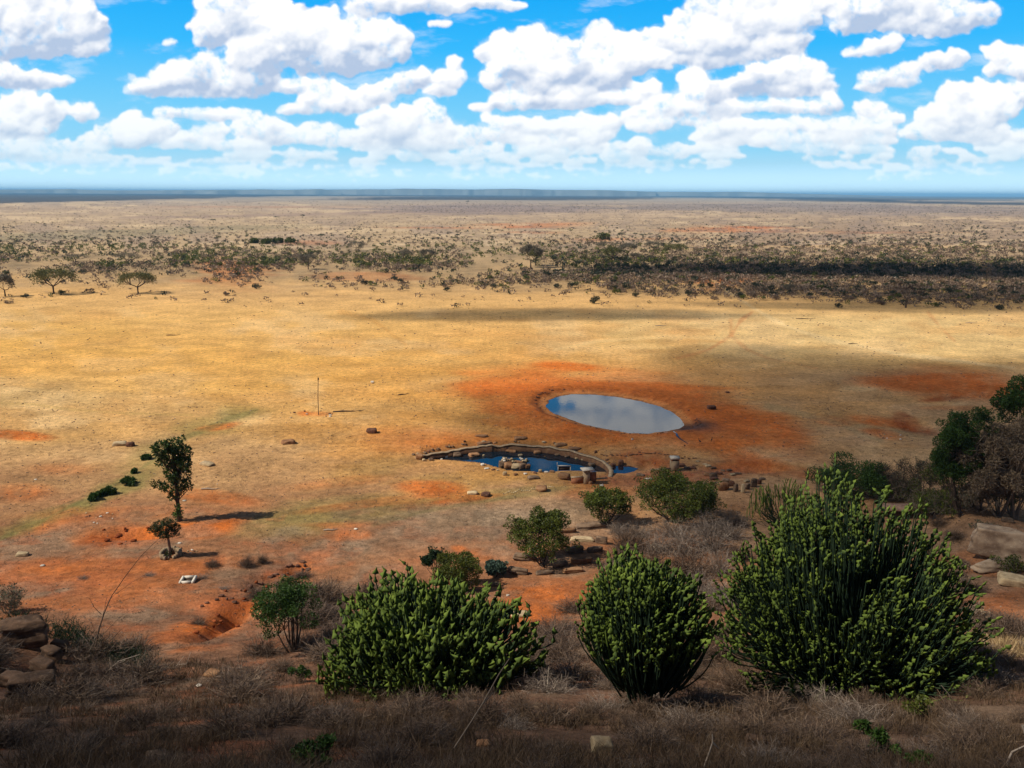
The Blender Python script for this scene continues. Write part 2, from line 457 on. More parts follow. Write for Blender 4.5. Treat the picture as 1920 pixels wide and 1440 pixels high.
    # wisps
    wisp = sstep(fbm(PX * .5 + 40, PY * 1.6, 60, 6, .6), .12, .6) * .35 * np.clip(f + .2, 0, 1)
    a = np.clip(alpha * thin, 0, 1); a = np.maximum(a, wisp)
    return PX, PY, a, np.where(cov > .05, lit, .75)
PI_ = math.pi

def build_sky():
    X_, Y_, A_, L_ = make_clouds(-220, 2140, -270, 372, 1.5)
    D = raydir(X_, Y_) ; r_, c_ = X_.shape
    I = np.arange(r_ * c_).reshape(r_, c_)
    mb = MB(); mb.add(D * 98000 + CAM, np.stack([I[:-1, :-1], I[:-1, 1:], I[1:, 1:], I[1:, :-1]], -1))
    m = bpy.data.materials.new('sky_air'); m.use_nodes = True; t = m.node_tree; t.nodes.clear(); N = NT(t)
    o = N.n('ShaderNodeOutputMaterial'); e = N.n('ShaderNodeEmission'); t.links.new(e.outputs[0], o.inputs[0])
    geo = N.n('ShaderNodeNewGeometry'); dr = N.v('NORMALIZE', geo.outputs['Position'])
    sp = N.n('ShaderNodeSeparateXYZ'); t.links.new(dr, sp.inputs[0])
    el = N.m('MULTIPLY', N.m('ARCSINE', sp.outputs[2]), 57.2958)
    a = attr(N, 'cover').outputs['Fac']; l = attr(N, 'billow').outputs['Fac']
    r = N.n('ShaderNodeValToRGB'); t.links.new(N.m('DIVIDE', N.m('MAXIMUM', el, 0.0), 20.0), r.inputs[0])
    cr = r.color_ramp; cr.elements[0].color = (.62, .86, .97, 1); cr.elements[1].color = (.003, .20, .55, 1); cr.elements[1].position = 1.0
    for q, c in ((.06, (.52, .80, .96)), (.14, (.30, .69, .95)), (.27, (.17, .61, .96)), (.45, (.035, .48, .97)), (.62, (.006, .39, .93))):
        x = cr.elements.new(q); x.color = (*c, 1)
    cl = N.mix(l, SKY_DK, (1.04, 1.04, 1.05, 1))
    cl = N.mix(N.m('MULTIPLY', N.ss(el, 6.5, 0.3), 0.50), cl, (.74, .90, .99, 1))
    f = N.m('MULTIPLY', a, N.mr(el, 0.2, 3.2, 0.30, 1.0))
    t.links.new(N.mix(f, r.outputs[0], cl), e.inputs[0]); t.links.new(N.mr(el, 0.0, 2.0, 1.35, .94), e.inputs[1])
    ob = mb.obj('sky', m, smooth=True, kind='structure')
    for nm, v in (('cover', A_), ('billow', np.clip(L_, 0, 1))):
        q = ob.data.attributes.new(nm, 'FLOAT', 'POINT'); q.data.foreach_set('value', v.astype(np.float32).ravel())
    m.cycles.emission_sampling = 'NONE'
SKY_DK = (.46, .57, .76, 1)
build_sky()

# ------------------------------------------------------------------ ground
def build_ground():
    # rows in even steps of the photograph's height, so that detail is spent where it can be seen
    pys = np.concatenate([np.arange(1640, 1460, -12), np.arange(1460, 520, -2.0), np.arange(520, 372, -1.5), np.linspace(371, 364, 22)])
    ys = []
    for p in pys:
        d = raydir(960.0, float(p)); t = np.arange(4, 200, 0.05)
        if p > 1000:
            Z = HC + d[2] * t - np.interp(d[1] * t, _ty, _tz); i = int(np.argmax(Z < 0)); ys.append(d[1] * t[i])
        else:
            tt = -HC / d[2]; ys.append(d[1] * tt)
    ys = np.array(ys); ys = ys[np.concatenate([[True], np.diff(ys) > 0.01])]
    ys = np.concatenate([[-3000, -600, -150, -50, -20, -8, -2, 2, 5], ys[ys > 6.5], [ys[-1] * 1.5, 60000, 64000]])
    # subdivide rows that lie far apart near the camera
    s = np.concatenate([[-40, -6, -2.5, -1.6, -1.1, -0.85], np.arange(-0.72, 0.7201, 0.00135), [0.85, 1.1, 1.6, 2.5, 6, 40]])
    wid = np.maximum(np.abs(ys), 9.0)
    S, Y = np.meshgrid(s, ys)
    X = S * wid[:, None]
    X = np.clip(X, -64000, 64000)
    Z = height(X, Y)
    px, py = to_px(X, Y, np.where(Y > 5, Z, -9))
    return X, Y, Z, px, py, ys

C = lambda r, g, b: np.array([r, g, b])
def paint(X, Y, px, py):
    shp = X.shape
    # wobble so that no boundary is clean; finer near, coarse far, always in metres on the ground
    sc_ = np.clip(np.abs(Y), 8, 1e5)
    w1 = fbm(X / sc_ * 30, np.log(sc_) * 60, 3.0, 5); w2 = fbm(X / sc_ * 30 + 90, np.log(sc_) * 60, 3.0, 5)
    GRIT = fbm(px, py * 1.8, 16, 5, .62) * .55 + fbm(X, Y, .8, 3) * .35 * sstep(Y, 160, 80)
    hor = 363 + (px - 960) * 0.0047
    v = py - hor                                   # pixels below the horizon
    vw = v * (1 + 0.10 * w1)
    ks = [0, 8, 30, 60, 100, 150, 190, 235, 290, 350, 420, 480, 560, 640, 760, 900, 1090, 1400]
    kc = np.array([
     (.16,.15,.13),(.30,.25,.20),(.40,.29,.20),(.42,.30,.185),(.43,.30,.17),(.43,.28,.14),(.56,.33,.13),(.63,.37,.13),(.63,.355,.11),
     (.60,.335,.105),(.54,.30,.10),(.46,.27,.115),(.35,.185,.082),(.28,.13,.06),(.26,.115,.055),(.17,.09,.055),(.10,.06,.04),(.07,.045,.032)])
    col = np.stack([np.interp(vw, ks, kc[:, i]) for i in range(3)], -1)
    def lay(mask, c, a=1.0):
        nonlocal col
        c = np.asarray(c); red_ = c.ndim == 1 and c[0] > 2.4 * c[1]
        m = np.clip(mask * a * (.86 + (GRIT if red_ else 0)), 0, 1)[..., None]; col = col * (1 - m) + np.asarray(c) * m
    def ell(cx, cy, rx, ry, soft=0.5, wob=0.5, rot=0.0):
        dx = px - cx; dy = py - cy
        if rot:
            c, s_ = math.cos(rot), math.sin(rot); dx, dy = dx * c + dy * s_, -dx * s_ + dy * c
        r = np.sqrt((dx / rx) ** 2 + (dy / ry) ** 2) + w1 * wob + GRIT * .30
        return 1 - sstep(r, 1 - soft * 0.5, 1 + soft * 0.5)
    right = sstep(px, 1150, 1500)
    # left golden, right pale
    lay(sstep(px, 1000, 300) * sstep(v, 200, 260) * sstep(v, 420, 330) * (.7 + 1.2 * w2), (.60,.34,.085), .55)
    lay(sstep(px, 900, 1300) * sstep(v, 205, 240) * sstep(v, 330, 290), (.60,.43,.20), .8)
    lay(sstep(px, 500, 0) * sstep(v, 330, 360) * sstep(v, 460, 380), (.52,.37,.18), .7)
    lay(sstep(px + (py - 700) * .6, 950, 1250) * sstep(v, 300, 345) * sstep(v, 600, 540), (.43,.255,.135), .75)
    lay(sstep(fbm(px + 30, py * 3.5, 120, 5), .0, .35) * sstep(v, 200, 240) * sstep(v, 560, 440), (.64,.43,.21), .5)
    lay(sstep(fbm(px + 700, py * 3.5, 90, 5), .06, .4) * sstep(v, 200, 240) * sstep(v, 560, 440), (.50,.25,.075), .4)
    # bushland floor
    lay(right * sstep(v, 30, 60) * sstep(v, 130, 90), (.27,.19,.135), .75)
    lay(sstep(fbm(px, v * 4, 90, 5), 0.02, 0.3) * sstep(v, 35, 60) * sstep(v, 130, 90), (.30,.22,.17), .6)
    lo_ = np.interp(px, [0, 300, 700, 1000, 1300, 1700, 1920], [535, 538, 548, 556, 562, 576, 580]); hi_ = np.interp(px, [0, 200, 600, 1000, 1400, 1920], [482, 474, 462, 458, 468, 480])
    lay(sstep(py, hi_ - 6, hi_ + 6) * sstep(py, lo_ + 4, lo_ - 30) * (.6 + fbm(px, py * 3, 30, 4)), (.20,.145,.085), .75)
    # streaks of bare red earth across the plain
    RED = (.50,.125,.021); DRED = (.26,.058,.014)
    for a in [(1010,421,130,3.5,.5),(1380,430,110,4,.6),(1340,426,60,4,.3),(1130,450,70,4,.45),(1010,436,60,2,.3),(560,455,60,4,.4),(440,510,75,25,.5),(1345,522,60,18,.6),(530,388,200,1.6,.2),(880,427,160,2,.45),(1500,436,200,2.0,.3),(1250,448,90,2,.3),(700,518,90,10,.35)]:
        lay(ell(*a[:4], soft=1.0, wob=.9), RED, a[4])
    lay(ell(1650,462,330,2.5,.8,.9), (.55,.36,.18), .8); lay(ell(1560,468,360,2,.8,.9), (.5,.33,.17), .6)
    far_ = sstep(v, 12, 24) * sstep(v, 125, 95)
    lay(sstep(fbm(px, v * 7, 16, 4), .02, .32) * far_ * (.45 + .35 * sstep(px, 700, 1400)), (.22,.165,.13), .8)
    lay(sstep(fbm(px + 400, v * 16, 60, 4), .16, .36) * far_, (.60,.44,.27), .6)
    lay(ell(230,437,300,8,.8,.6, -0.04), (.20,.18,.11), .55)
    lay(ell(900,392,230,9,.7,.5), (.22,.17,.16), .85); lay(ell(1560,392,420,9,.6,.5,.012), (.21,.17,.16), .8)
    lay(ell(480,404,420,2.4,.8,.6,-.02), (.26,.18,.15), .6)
    # woodland far away, tinted blue to put haze into its colour
    HAZED_WOOD = (.016,.028,.05)
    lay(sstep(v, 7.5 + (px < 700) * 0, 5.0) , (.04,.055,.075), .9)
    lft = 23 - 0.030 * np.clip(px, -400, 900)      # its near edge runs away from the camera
    lay(sstep(v + w1 * 1.2, lft + .6, lft - .6) * sstep(px, 900, 560), HAZED_WOOD, .97)
    lay(ell(940,371.5,300,3.6,.35,.22), HAZED_WOOD, .97); lay(ell(700,366,330,1.3,.4,.5), HAZED_WOOD, .8); lay(ell(1180,366,330,1.2,.4,.5,.004), HAZED_WOOD, .8)
    lay(ell(1420,370.5,340,1.7,.4,.45,.02), HAZED_WOOD, .95); lay(ell(1800,380.5,330,2.2,.4,.4,.017), HAZED_WOOD, .95); lay(ell(1700,374,330,1.2,.4,.6,.01), HAZED_WOOD, .8)
    lay(ell(760,374,170,1.0,.5,.6), HAZED_WOOD, .8)
    # greener, damper tracks
    G = (.17,.17,.05)
    for a in [(450,772,60,14,.0,.5),(385,800,70,22,-.25,.5),(290,850,60,26,-.5,.45),(220,915,90,16,-.45,.65),(100,965,110,12,-.33,.55),(20,1000,70,10,-.3,.5),
              (700,880,90,22,-.3,.35),(610,955,120,20,-.15,.4),(740,958,150,12,-.2,.5),(900,935,160,8,-.08,.5),(560,980,90,22,-.1,.4),(850,900,110,16,.0,.35),
              (1100,895,120,10,.0,.3),(1210,640,90,10,.2,.15),(1640,800,110,12,.2,.25),(1010,915,120,6,-.07,.5),(1500,880,60,10,0,.3)]:
        lay(ell(*a[:4], soft=1.2, wob=.7, rot=a[4]), G, a[5])
    # red earth round the water and on the slopes
    lay(ell(1080,770,430,120,1.4,.8), (.50,.225,.05), .65); lay(ell(860,850,260,50,1.3,.8), (.42,.19,.05), .5); lay(ell(260,690,420,50,1.4,.9), (.62,.32,.075), .5)
    for a in [(1150,776,215,56,.1,.95,RED),(1120,735,150,26,.05,.8,(.50,.135,.024)),(1000,760,110,60,.2,.7,RED),(1060,686,58,8,.06,1.1,(.55,.15,.025)),(1250,745,170,34,.16,.85,RED),(930,725,70,20,.1,.7,RED),
              (1300,815,110,26,.12,.8,RED),(1430,810,110,34,.3,.75,RED),(1380,850,80,18,.25,.75,RED),(1410,792,120,26,.2,.7,RED),(1560,790,40,10,.1,.5,RED),(1640,790,50,9,.15,.8,RED),(1650,812,40,9,.15,.7,RED),
              (1780,712,170,19,.02,.97,RED),(1860,735,140,20,.02,.9,RED),(1700,790,30,14,.7,.75,DRED),(1720,805,50,9,.2,.8,DRED),(1765,748,35,4,-.1,.8,DRED),(1700,714,110,9,0,.8,RED),(1450,880,120,12,.1,.6,DRED),(1400,878,90,8,0,.4,RED),(1800,765,100,5,0,.4,RED),
              (860,835,120,22,-.05,.55,RED),(800,815,110,16,0,.4,RED),(1200,855,60,14,0,.7,DRED),(1230,870,60,12,0,.8,DRED),(1250,895,160,15,-.05,.75,(.33,.10,.045)),(1120,925,70,12,-.05,.5,RED),
              (30,815,52,8,.08,.9,RED),(410,800,40,6,-.15,.75,RED),(800,912,58,11,.02,.8,RED),(830,925,50,9,0,.6,RED),(690,945,120,7,-.12,.4,RED),(820,945,90,7,-.1,.5,DRED),(880,935,60,6,-.1,.5,RED),
              (240,1008,90,20,-.05,.95,RED),(330,998,90,16,-.1,.95,RED),(400,985,60,10,-.2,.9,RED),(200,1015,50,12,0,.8,DRED),(40,925,60,16,0,.45,RED),(110,880,70,12,0,.3,RED),(410,935,80,12,.1,.6,RED),(250,960,160,14,-.05,.35,RED),(120,985,90,12,-.1,.4,RED),
              (440,1155,70,36,-.4,.9,RED),(500,1080,80,22,-.35,.85,DRED),(560,1065,40,14,-.5,.7,RED),(600,1040,40,12,-.5,.7,RED),(370,1175,60,16,-.2,.7,RED),(330,1205,50,14,0,.5,RED),(450,1130,50,24,-.4,.7,DRED),
              (190,1060,150,22,0,.5,RED),(60,1080,120,22,0,.35,RED),(300,1100,170,16,0,.4,RED),(400,1060,80,12,-.1,.4,RED),(180,1130,150,16,0,.35,RED),
              (660,1005,45,8,-.05,.8,RED),(860,1028,18,7,.1,.8,RED),(910,1040,50,14,0,.4,RED),(1000,1130,90,30,0,.55,RED),(960,1150,70,16,0,.6,RED),(1080,1110,90,30,0,.35,RED),(980,1000,60,14,0,.4,RED),(640,985,60,6,0,.4,RED),
              (1840,1130,60,30,0,.3,RED),(600,776,30,5,0,.6,RED),(570,775,14,5,0,.8,RED),(640,905,100,10,-.1,.3,RED)]:
        lay(ell(*a[:4], soft=.9, wob=.55, rot=a[4]), a[6], a[5])
    # dry grass, grey-lilac on the slope
    nn = fbm(X, Y, 5.0, 5)
    GR = (.24,.18,.12)
    lay(sstep(nn, -0.05, 0.3) * sstep(v, 560, 640) * sstep(v, 1100, 900), GR, .55)
    lay(ell(880,990,200,36,1.,.6,-.1), GR, .6); lay(ell(1000,950,150,18,1.,.6,-.1), GR, .4)
    nr = fbm(X + 200, Y, 2.2, 4)
    lay(sstep(nr, 0.10, 0.35) * sstep(v, 500, 700) * sstep(px, 1900, 300), (.34,.105,.04), .5)
    # paths worn by animals, and a painted pole shadow
    def path(pts, wd, c, a):
        d = np.full(shp, 1e9)
        for (x0, y0), (x1, y1) in zip(pts[:-1], pts[1:]):
            ex, ey = x1 - x0, y1 - y0
            t = np.clip(((px - x0) * ex + (py - y0) * ey) / (ex * ex + ey * ey), 0, 1)
            d = np.minimum(d, np.hypot(px - x0 - ex * t, (py - y0 - ey * t) * 1.6))
        lay(1 - sstep(d + w2 * wd * 1.3, wd * .3, wd * 1.3), c, a)
    path([(1270,672),(1330,655),(1370,630),(1390,600),(1410,585)], 4, (.50,.20,.07), .55)
    path([(1370,600),(1372,630),(1400,655),(1440,672),(1530,690)], 4, (.50,.22,.08), .5)
    path([(1330,520),(1400,570),(1470,610),(1560,640),(1700,665),(1900,690)], 5, (.68,.50,.26), .5)
    path([(640,585),(700,600),(740,630),(760,645)], 5, (.55,.27,.07), .5)
    path([(1740,585),(1760,610),(1790,640)], 3, (.50,.22,.08), .5)
    path([(0,1012),(80,975),(170,932),(240,895),(300,855),(350,820),(420,790),(480,768)], 7, (.155,.15,.05), .6)
    path([(0,1002),(70,968),(160,928)], 2.5, (.09,.07,.03), .5)
    path([(700,985),(800,958),(900,940),(1000,925),(1060,915)], 6, (.16,.13,.055), .45)
    path([(0,756),(60,758),(130,768),(240,775),(360,778)], 4, (.40,.26,.08), .5)
    path([(600,776),(640,772),(665,770)], 2, (.30,.13,.05), .6)  # dark line painted where the leaning pole's shadow falls
    path([(1040,655),(1120,640),(1250,632),(1500,640)], 6, (.66,.48,.23), .4)
    path([(1440,760),(1560,790),(1620,815),(1650,826)], 8, (.24,.20,.10), .4)
    # shore: dark wet mud, pale dried rim
    m = (Y > 80) & (Y < 140) & (np.abs(X) < 60)
    if m.any():
        d = sdist(POND, X[m], Y[m]) + fbm(X[m], Y[m], 1.2, 3) * .4
        c = col[m]
        def l2(c, k, cc): k = np.clip(k, 0, 1)[:, None]; return c * (1 - k) + np.array(cc) * k
        c = l2(c, sstep(d, 3.4, 2.2) * .9, (.40,.115,.03)); c = l2(c, sstep(d, 1.9, 1.3) * .75, (.55,.22,.07)); c = l2(c, sstep(d, .55, .25) * .9, (.13,.055,.03))
        mud = np.exp(-(((X[m] - plane_pt(1300., 800.)[0]) / 3.2) ** 2 + ((Y[m] - plane_pt(1300., 800.)[1]) / 3.0) ** 2))
        c = l2(c, mud * 1.2, (.09,.045,.035))
        for poly in (SMALL, PUD):
            d = sdist(poly, X[m], Y[m]); c = l2(c, sstep(d, 1.6, .6) * .6, (.22,.11,.045)); c = l2(c, sstep(d, .35, .1) * .8, (.09,.05,.03))
        col[m] = c
    # broad unevenness of the dry grass cover
    b = fbm(X / sc_ * 100, np.log(sc_) * 130, 4, 5) * .20 + fbm(X, Y, 3.5, 5) * .16 * sstep(Y, 300, 80) + fbm(X, Y, 0.7, 3) * .22 * sstep(Y, 120, 50)
    col = col * (1 + b[..., None])
    return np.clip(col, 0.01, 0.9)

def ground_mat():
    m, N, p = mat('dry_earth', 0.96, 0.06)
    a = attr(N, 'earth'); geo = N.n('ShaderNodeNewGeometry'); P = geo.outputs['Position']
    n1 = N.noise(P, 1.3, 8, 0.75); n2 = N.noise(P, 7.0, 4, 0.7); n3 = N.noise(P, 0.16, 8, 0.7)
    k = N.m('ADD', N.mr(n1, 0.3, 0.7, -0.42, 0.42), N.mr(n2, 0.3, 0.7, -0.35, 0.35))
    k = N.m('ADD', N.m('ADD', k, N.mr(n3, 0.3, 0.7, -0.22, 0.22)), 1.0)
    c = N.v('SCALE', a.outputs['Color']); m.node_tree.links.new(k, c.node.inputs['Scale'])
    # sparse small stones and dung
    vo = N.n('ShaderNodeTexVoronoi'); vo.inputs['Scale'].default_value = 1.1; m.node_tree.links.new(P, vo.inputs['Vector'])
    spn = N.n('ShaderNodeSeparateXYZ'); m.node_tree.links.new(vo.outputs['Color'], spn.inputs[0])
    cl = N.noise(P, 0.06, 3)
    dot = N.m('MULTIPLY', N.ss(vo.outputs['Distance'], 0.17, 0.10), N.m('MULTIPLY', N.m('GREATER_THAN', spn.outputs[0], 0.72), N.ss(cl, 0.42, 0.6)))
    g3 = N.noise(P, 3.6, 3, 0.6); g4 = N.noise(N.v('ADD', P, (31, 7, 3)), 4.6, 3, 0.6)
    ptch = N.ss(N.noise(P, 0.25, 4, 0.6), 0.40, 0.60)
    dk = N.m('MULTIPLY', N.ss(g3, 0.60, 0.72), N.mr(ptch, 0, 1, 0.15, 0.75)); lt = N.m('MULTIPLY', N.ss(g4, 0.61, 0.74), 0.55)
    c1_ = N.mix(dk, c, N.mix(1.0, c, (.42, .36, .36, 1), 'MULTIPLY')); c1_ = N.mix(lt, c1_, N.mix(1.0, c1_, (1.7, 1.8, 2.0, 1), 'MULTIPLY'))
    c2 = N.mix(N.m('MULTIPLY', dot, 0.6), c1_, (.10, .055, .03, 1))
    m.node_tree.links.new(c2, p.inputs['Base Color'])
    b = N.n('ShaderNodeBump'); b.inputs['Strength'].default_value = 0.8; b.inputs['Distance'].default_value = 0.22
    m.node_tree.links.new(N.m('ADD', n1, N.m('MULTIPLY', n2, 0.4)), b.inputs['Height'])
    m.node_tree.links.new(b.outputs[0], p.inputs['Normal'])
    return m

for (qx, qy, w, h_, dz) in [(250,1000,70,10,-.9),(350,1000,50,8,-.7),(445,1150,44,20,-1.5),(400,1178,30,10,-.8),(500,1092,40,12,-1.3),(560,1068,30,8,-.9),(1410,850,90,12,-.5),(1765,752,40,6,-.5),(1710,800,50,8,-.5),(1420,880,110,8,-.6),
                       (1210,868,50,10,-.7),(1870,1010,130,60,1.6),(30,1235,120,50,1.2),(1040,1030,60,30,.4)]:
    q = plane_pt(float(qx), float(qy)) if qy < 960 else hit(qx, qy)[:2]
    k = math.hypot(*q) / FPX
    q2 = plane_pt(float(qx), float(qy - h_)) if qy < 960 else hit(qx, qy - h_)[:2]
    MOUNDS.append((q[0], q[1], w * k, abs(q2[1] - q[1]), dz))
X, Y, Z, px, py, ys = build_ground()
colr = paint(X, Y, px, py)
R_, C_ = X.shape
I = np.arange(R_ * C_).reshape(R_, C_)
gm = MB(); gm.add(np.stack([X, Y, Z], -1), np.stack([I[:-1, :-1], I[:-1, 1:], I[1:, 1:], I[1:, :-1]], -1))
ground = gm.obj('ground', ground_mat(), smooth=True, kind='structure')
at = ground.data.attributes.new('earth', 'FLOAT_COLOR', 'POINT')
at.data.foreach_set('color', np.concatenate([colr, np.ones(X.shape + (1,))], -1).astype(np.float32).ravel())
if ground.data.polygons[len(ground.data.polygons) // 2].normal.z < 0: ground.data.flip_normals()

# ------------------------------------------------------------------ far hills
def hills():
    mb = MB()
    def ridge(px0, px1, D, prof, depth, seed):
        n = 220
        pxs = np.linspace(px0, px1, n); d = raydir(pxs, np.full(n, 363.0))
        sx = d[:, 0] / d[:, 1]
        t = (pxs - px0) / (px1 - px0)
        h = np.interp(t, [a for a, _ in prof], [b for _, b in prof]) * D / FPX
        h = np.maximum(h * (1 + 0.10 * fbm(pxs, pxs * 0 + seed, 60, 4)), 0)
        rows = []
        for (o, hh) in ((0, 0), (.25, .35), (.42, .85), (.5, 1.0), (1.6, 1.0), (2.4, 0.0)):
            yy = D + o * depth + fbm(pxs, pxs * 0 + seed + 5, 45, 4) * depth * .5
            rows.append(np.stack([sx * yy, yy, h * hh - (60 if hh == 0 else 0)], -1))
        V = np.concatenate(rows); I = np.arange(len(V)).reshape(6, n)
        mb.add(V, np.stack([I[:-1, :-1], I[:-1, 1:], I[1:, 1:], I[1:, :-1]], -1), tint=.5)
    ridge(-500, 640, 12000, [(0, 3), (.3, 5), (.44, 7), (.55, 8), (.6, 6), (.8, 8), (.97, 10), (1, 4)], 1500, 3)
    ridge(560, 1230, 13000, [(0, 0), (.08, 9), (.24, 10.5), (.30, 11.5), (.42, 10.5), (.6, 12), (.85, 10.5), (1, 8)], 1500, 9)
    ridge(1150, 1760, 14000, [(0, 8), (.15, 8), (.4, 8), (.7, 4), (1, 0)], 1500, 15)
    m, N, p = mat('hazed_far_scrub', 0.95, 0.05); p.inputs['Base Color'].default_value = (.10, .11, .09, 1)
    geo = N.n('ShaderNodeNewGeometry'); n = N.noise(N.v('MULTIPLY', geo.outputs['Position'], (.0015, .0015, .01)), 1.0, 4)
    m.node_tree.links.new(N.mix(n, (.10, .12, .12, 1), (.24, .24, .22, 1)), p.inputs['Base Color'])  # scrub tones raised to add the paleness of haze
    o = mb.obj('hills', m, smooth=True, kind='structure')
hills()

# ------------------------------------------------------------------ water
def water(name, poly, z, grow, deep):
    m, N, p = mat(name + '_surface', 0.03, 0.5)
    p.inputs['Base Color'].default_value = (*deep, 1); p.inputs['IOR'].default_value = 1.333
    geo = N.n('ShaderNodeNewGeometry')
    b = N.n('ShaderNodeBump'); b.inputs['Strength'].default_value = 0.04; b.inputs['Distance'].default_value = 0.05
    m.node_tree.links.new(N.noise(N.v('MULTIPLY', geo.outputs['Position'], (1, .6, 1)), 2.2, 3), b.inputs['Height']); m.node_tree.links.new(b.outputs[0], p.inputs['Normal'])
    c = poly.mean(0); V = []
    for q in poly:
        d = q - c; V.append([*(q + d / np.linalg.norm(d) * grow), z])
    V.append([c[0], c[1], z]); n = len(poly)
    mb = MB(); mb.add(V, tris=[(i, (i + 1) % n, n) for i in range(n)])
    o = mb.obj('water', m, kind='structure')
    if o.data.polygons[0].normal.z < 0: o.data.flip_normals()
    return o
water('waterhole', POND, ZW_POND, 1.2, (.03, .045, .06))
water('pool', SMALL, ZW_SMALL, 0.3, (.006, .012, .02))
water('puddle', PUD, ZW_PUD, 0.3, (.02, .015, .02))

# ------------------------------------------------------------------ air
def haze():
    m = bpy.data.materials.new('haze_air'); m.use_nodes = True; t = m.node_tree; t.nodes.clear()
    o = t.nodes.new('ShaderNodeOutputMaterial'); v = t.nodes.new('ShaderNodeVolumePrincipled')
    v.inputs['Color'].default_value = HAZE_COL; v.inputs['Density'].default_value = HAZE_D; v.inputs['Anisotropy'].default_value = 0.0
    t.links.new(v.outputs[0], o.inputs['Volume'])
    mb = MB(); boxm(mb, (0, 0, 59), (131000, 131000, 126))
    b = mb.obj('haze', m, kind='stuff'); b['label'] = 'thin blue haze over the plain'
HAZE_COL = (0.27, 0.62, 1.0, 1); HAZE_D = 6.5e-5
if not globals().get('NO_HAZE'): haze()

# ------------------------------------------------------------------ unseen clouds overhead, placed and shaped for the shade they cast
def cloud(footprint, A, dens, thick, seed, name='cloud'):
    """footprint = (x, y, rx, ry, rot) of the shade on the ground"""
    x, y, rx, ry, rot = footprint
    m = bpy.data.materials.new('cloud_vapour'); m.use_nodes = True; t = m.node_tree; t.nodes.clear()
    o = t.nodes.new('ShaderNodeOutputMaterial'); v = t.nodes.new('ShaderNodeVolumePrincipled')
    v.inputs['Color'].default_value = (1, 1, 1, 1); v.inputs['Density'].default_value = dens / (thick * 1.4)
    t.links.new(v.outputs[0], o.inputs['Volume'])
    nu, nv = 64, 24
    th = np.arange(nu) / nu * 2 * PI; ph = np.linspace(0.04, PI - 0.04, nv)
    T, Pp = np.meshgrid(th, ph)
    cx, sx = np.cos(T) * np.sin(Pp), np.sin(T) * np.sin(Pp)
    k = 1 + 0.42 * fbm(cx * 2.2 + seed * 7.7, sx * 2.2 + np.cos(Pp) * .6, 1.0, 4)
    V = np.stack([cx * k * rx, sx * k * ry, np.cos(Pp) * k * thick / 2], -1).reshape(-1, 3)
    c, s_ = math.cos(rot), math.sin(rot)
    V = np.stack([V[:, 0] * c - V[:, 1] * s_, V[:, 0] * s_ + V[:, 1] * c, V[:, 2]], -1)
    I = np.arange(nu * nv).reshape(nv, nu); J = np.roll(I, -1, 1)
    mb = MB(); mb.add(V, np.stack([I[:-1], J[:-1], J[1:], I[1:]], -1).reshape(-1, 4))
    n0 = len(V); mb.v[0] = np.concatenate([mb.v[0], [V[:nu].mean(0)], [V[-nu:].mean(0)]]).astype(np.float32); mb.c[0] = np.full(n0 + 2, .5, np.float32); mb.n += 2
    mb.t.append(np.array([(j, n0, (j + 1) % nu) for j in range(nu)] + [((nv - 1) * nu + j, (nv - 1) * nu + (j + 1) % nu, n0 + 1) for j in range(nu)]))
    pos = np.array([x, y, 0]) + TOSUN * (A / TOSUN[2])
    ob = mb.obj(name, m, smooth=True, loc=pos, kind='stuff'); ob['label'] = 'unseen cloud placed overhead to shade the ground'
    bm_fix(ob.data)
def bm_fix(me):
    import bmesh
    b = bmesh.new(); b.from_mesh(me); bmesh.ops.recalc_face_normals(b, faces=b.faces); b.to_mesh(me); b.free()
CLOUDS = [
 ((71, 102, 78, 60, 0.10), 450, 1.6, 24, 1),
 ((10, 0, 75, 25, 0.05), 520, 2.2, 16, 2),  # this one and the next are added to darken the near slope
 ((-42, 14, 42, 33, 0.0), 600, 2.5, 14, 6),
 ((165, 336, 152, 34, -0.04), 470, 2.8, 26, 3),
 ((150, 254, 130, 24, -0.06), 570, 0.9, 18, 8),
 ((-240, 175, 90, 10, 0.0), 480, 0.4, 18, 9),
 ((10, 210, 56, 12, 0.0), 450, 1.3, 12, 4),
 ((105, 226, 62, 11, -0.08), 465, .9, 12, 11),
 ((130, 235, 70, 12, 0.06), 455, 0.5, 12, 5),
]
for c_ in CLOUDS: cloud(*c_)
# ------------------------------------------------------------------ builders for plants and stones
def unit(v): return v / (np.linalg.norm(v, axis=-1, keepdims=True) + 1e-9)
def leaves(mb, P, L, Wd, tint, up=0.3, out=None):
    """one small four-cornered leaf at each point"""
    n = len(P)
    d = unit(rng.normal(size=(n, 3)) + (0 if out is None else out) + np.array([0, 0, up]))
    a = unit(np.cross(d, rng.normal(size=(n, 3))))
    L = L * rng.uniform(.65, 1.35, (n, 1)); Wd = Wd * rng.uniform(.7, 1.3, (n, 1))
    mid = P + d * L * .5
    V = np.stack([P, mid + a * Wd * .5, P + d * L, mid - a * Wd * .5], 1).reshape(-1, 3)
    t = np.repeat(np.broadcast_to(tint, (n,)), 4)
    mb.add(V, np.arange(n * 4).reshape(n, 4), tint=t)
def ribbons(mb, paths, w, tint):
    """thin flat twigs; paths (n, k, 3)"""
    n, k, _ = paths.shape
    d = unit(np.gradient(paths, axis=1)); a = unit(np.cross(d, rng.normal(size=(n, 1, 3))))
    wd = (np.broadcast_to(w, (n,))[:, None] * np.linspace(1, .35, k)[None])[..., None]
    V = np.stack([paths + a * wd / 2, paths - a * wd / 2], 2).reshape(-1, 3)
    I = (np.arange(n) * k * 2)[:, None] + (np.arange(k - 1) * 2)[None]
    Q = np.stack([I, I + 1, I + 3, I + 2], -1).reshape(-1, 4)
    mb.add(V, Q, tint=np.repeat(np.broadcast_to(tint, (n,)), k * 2))
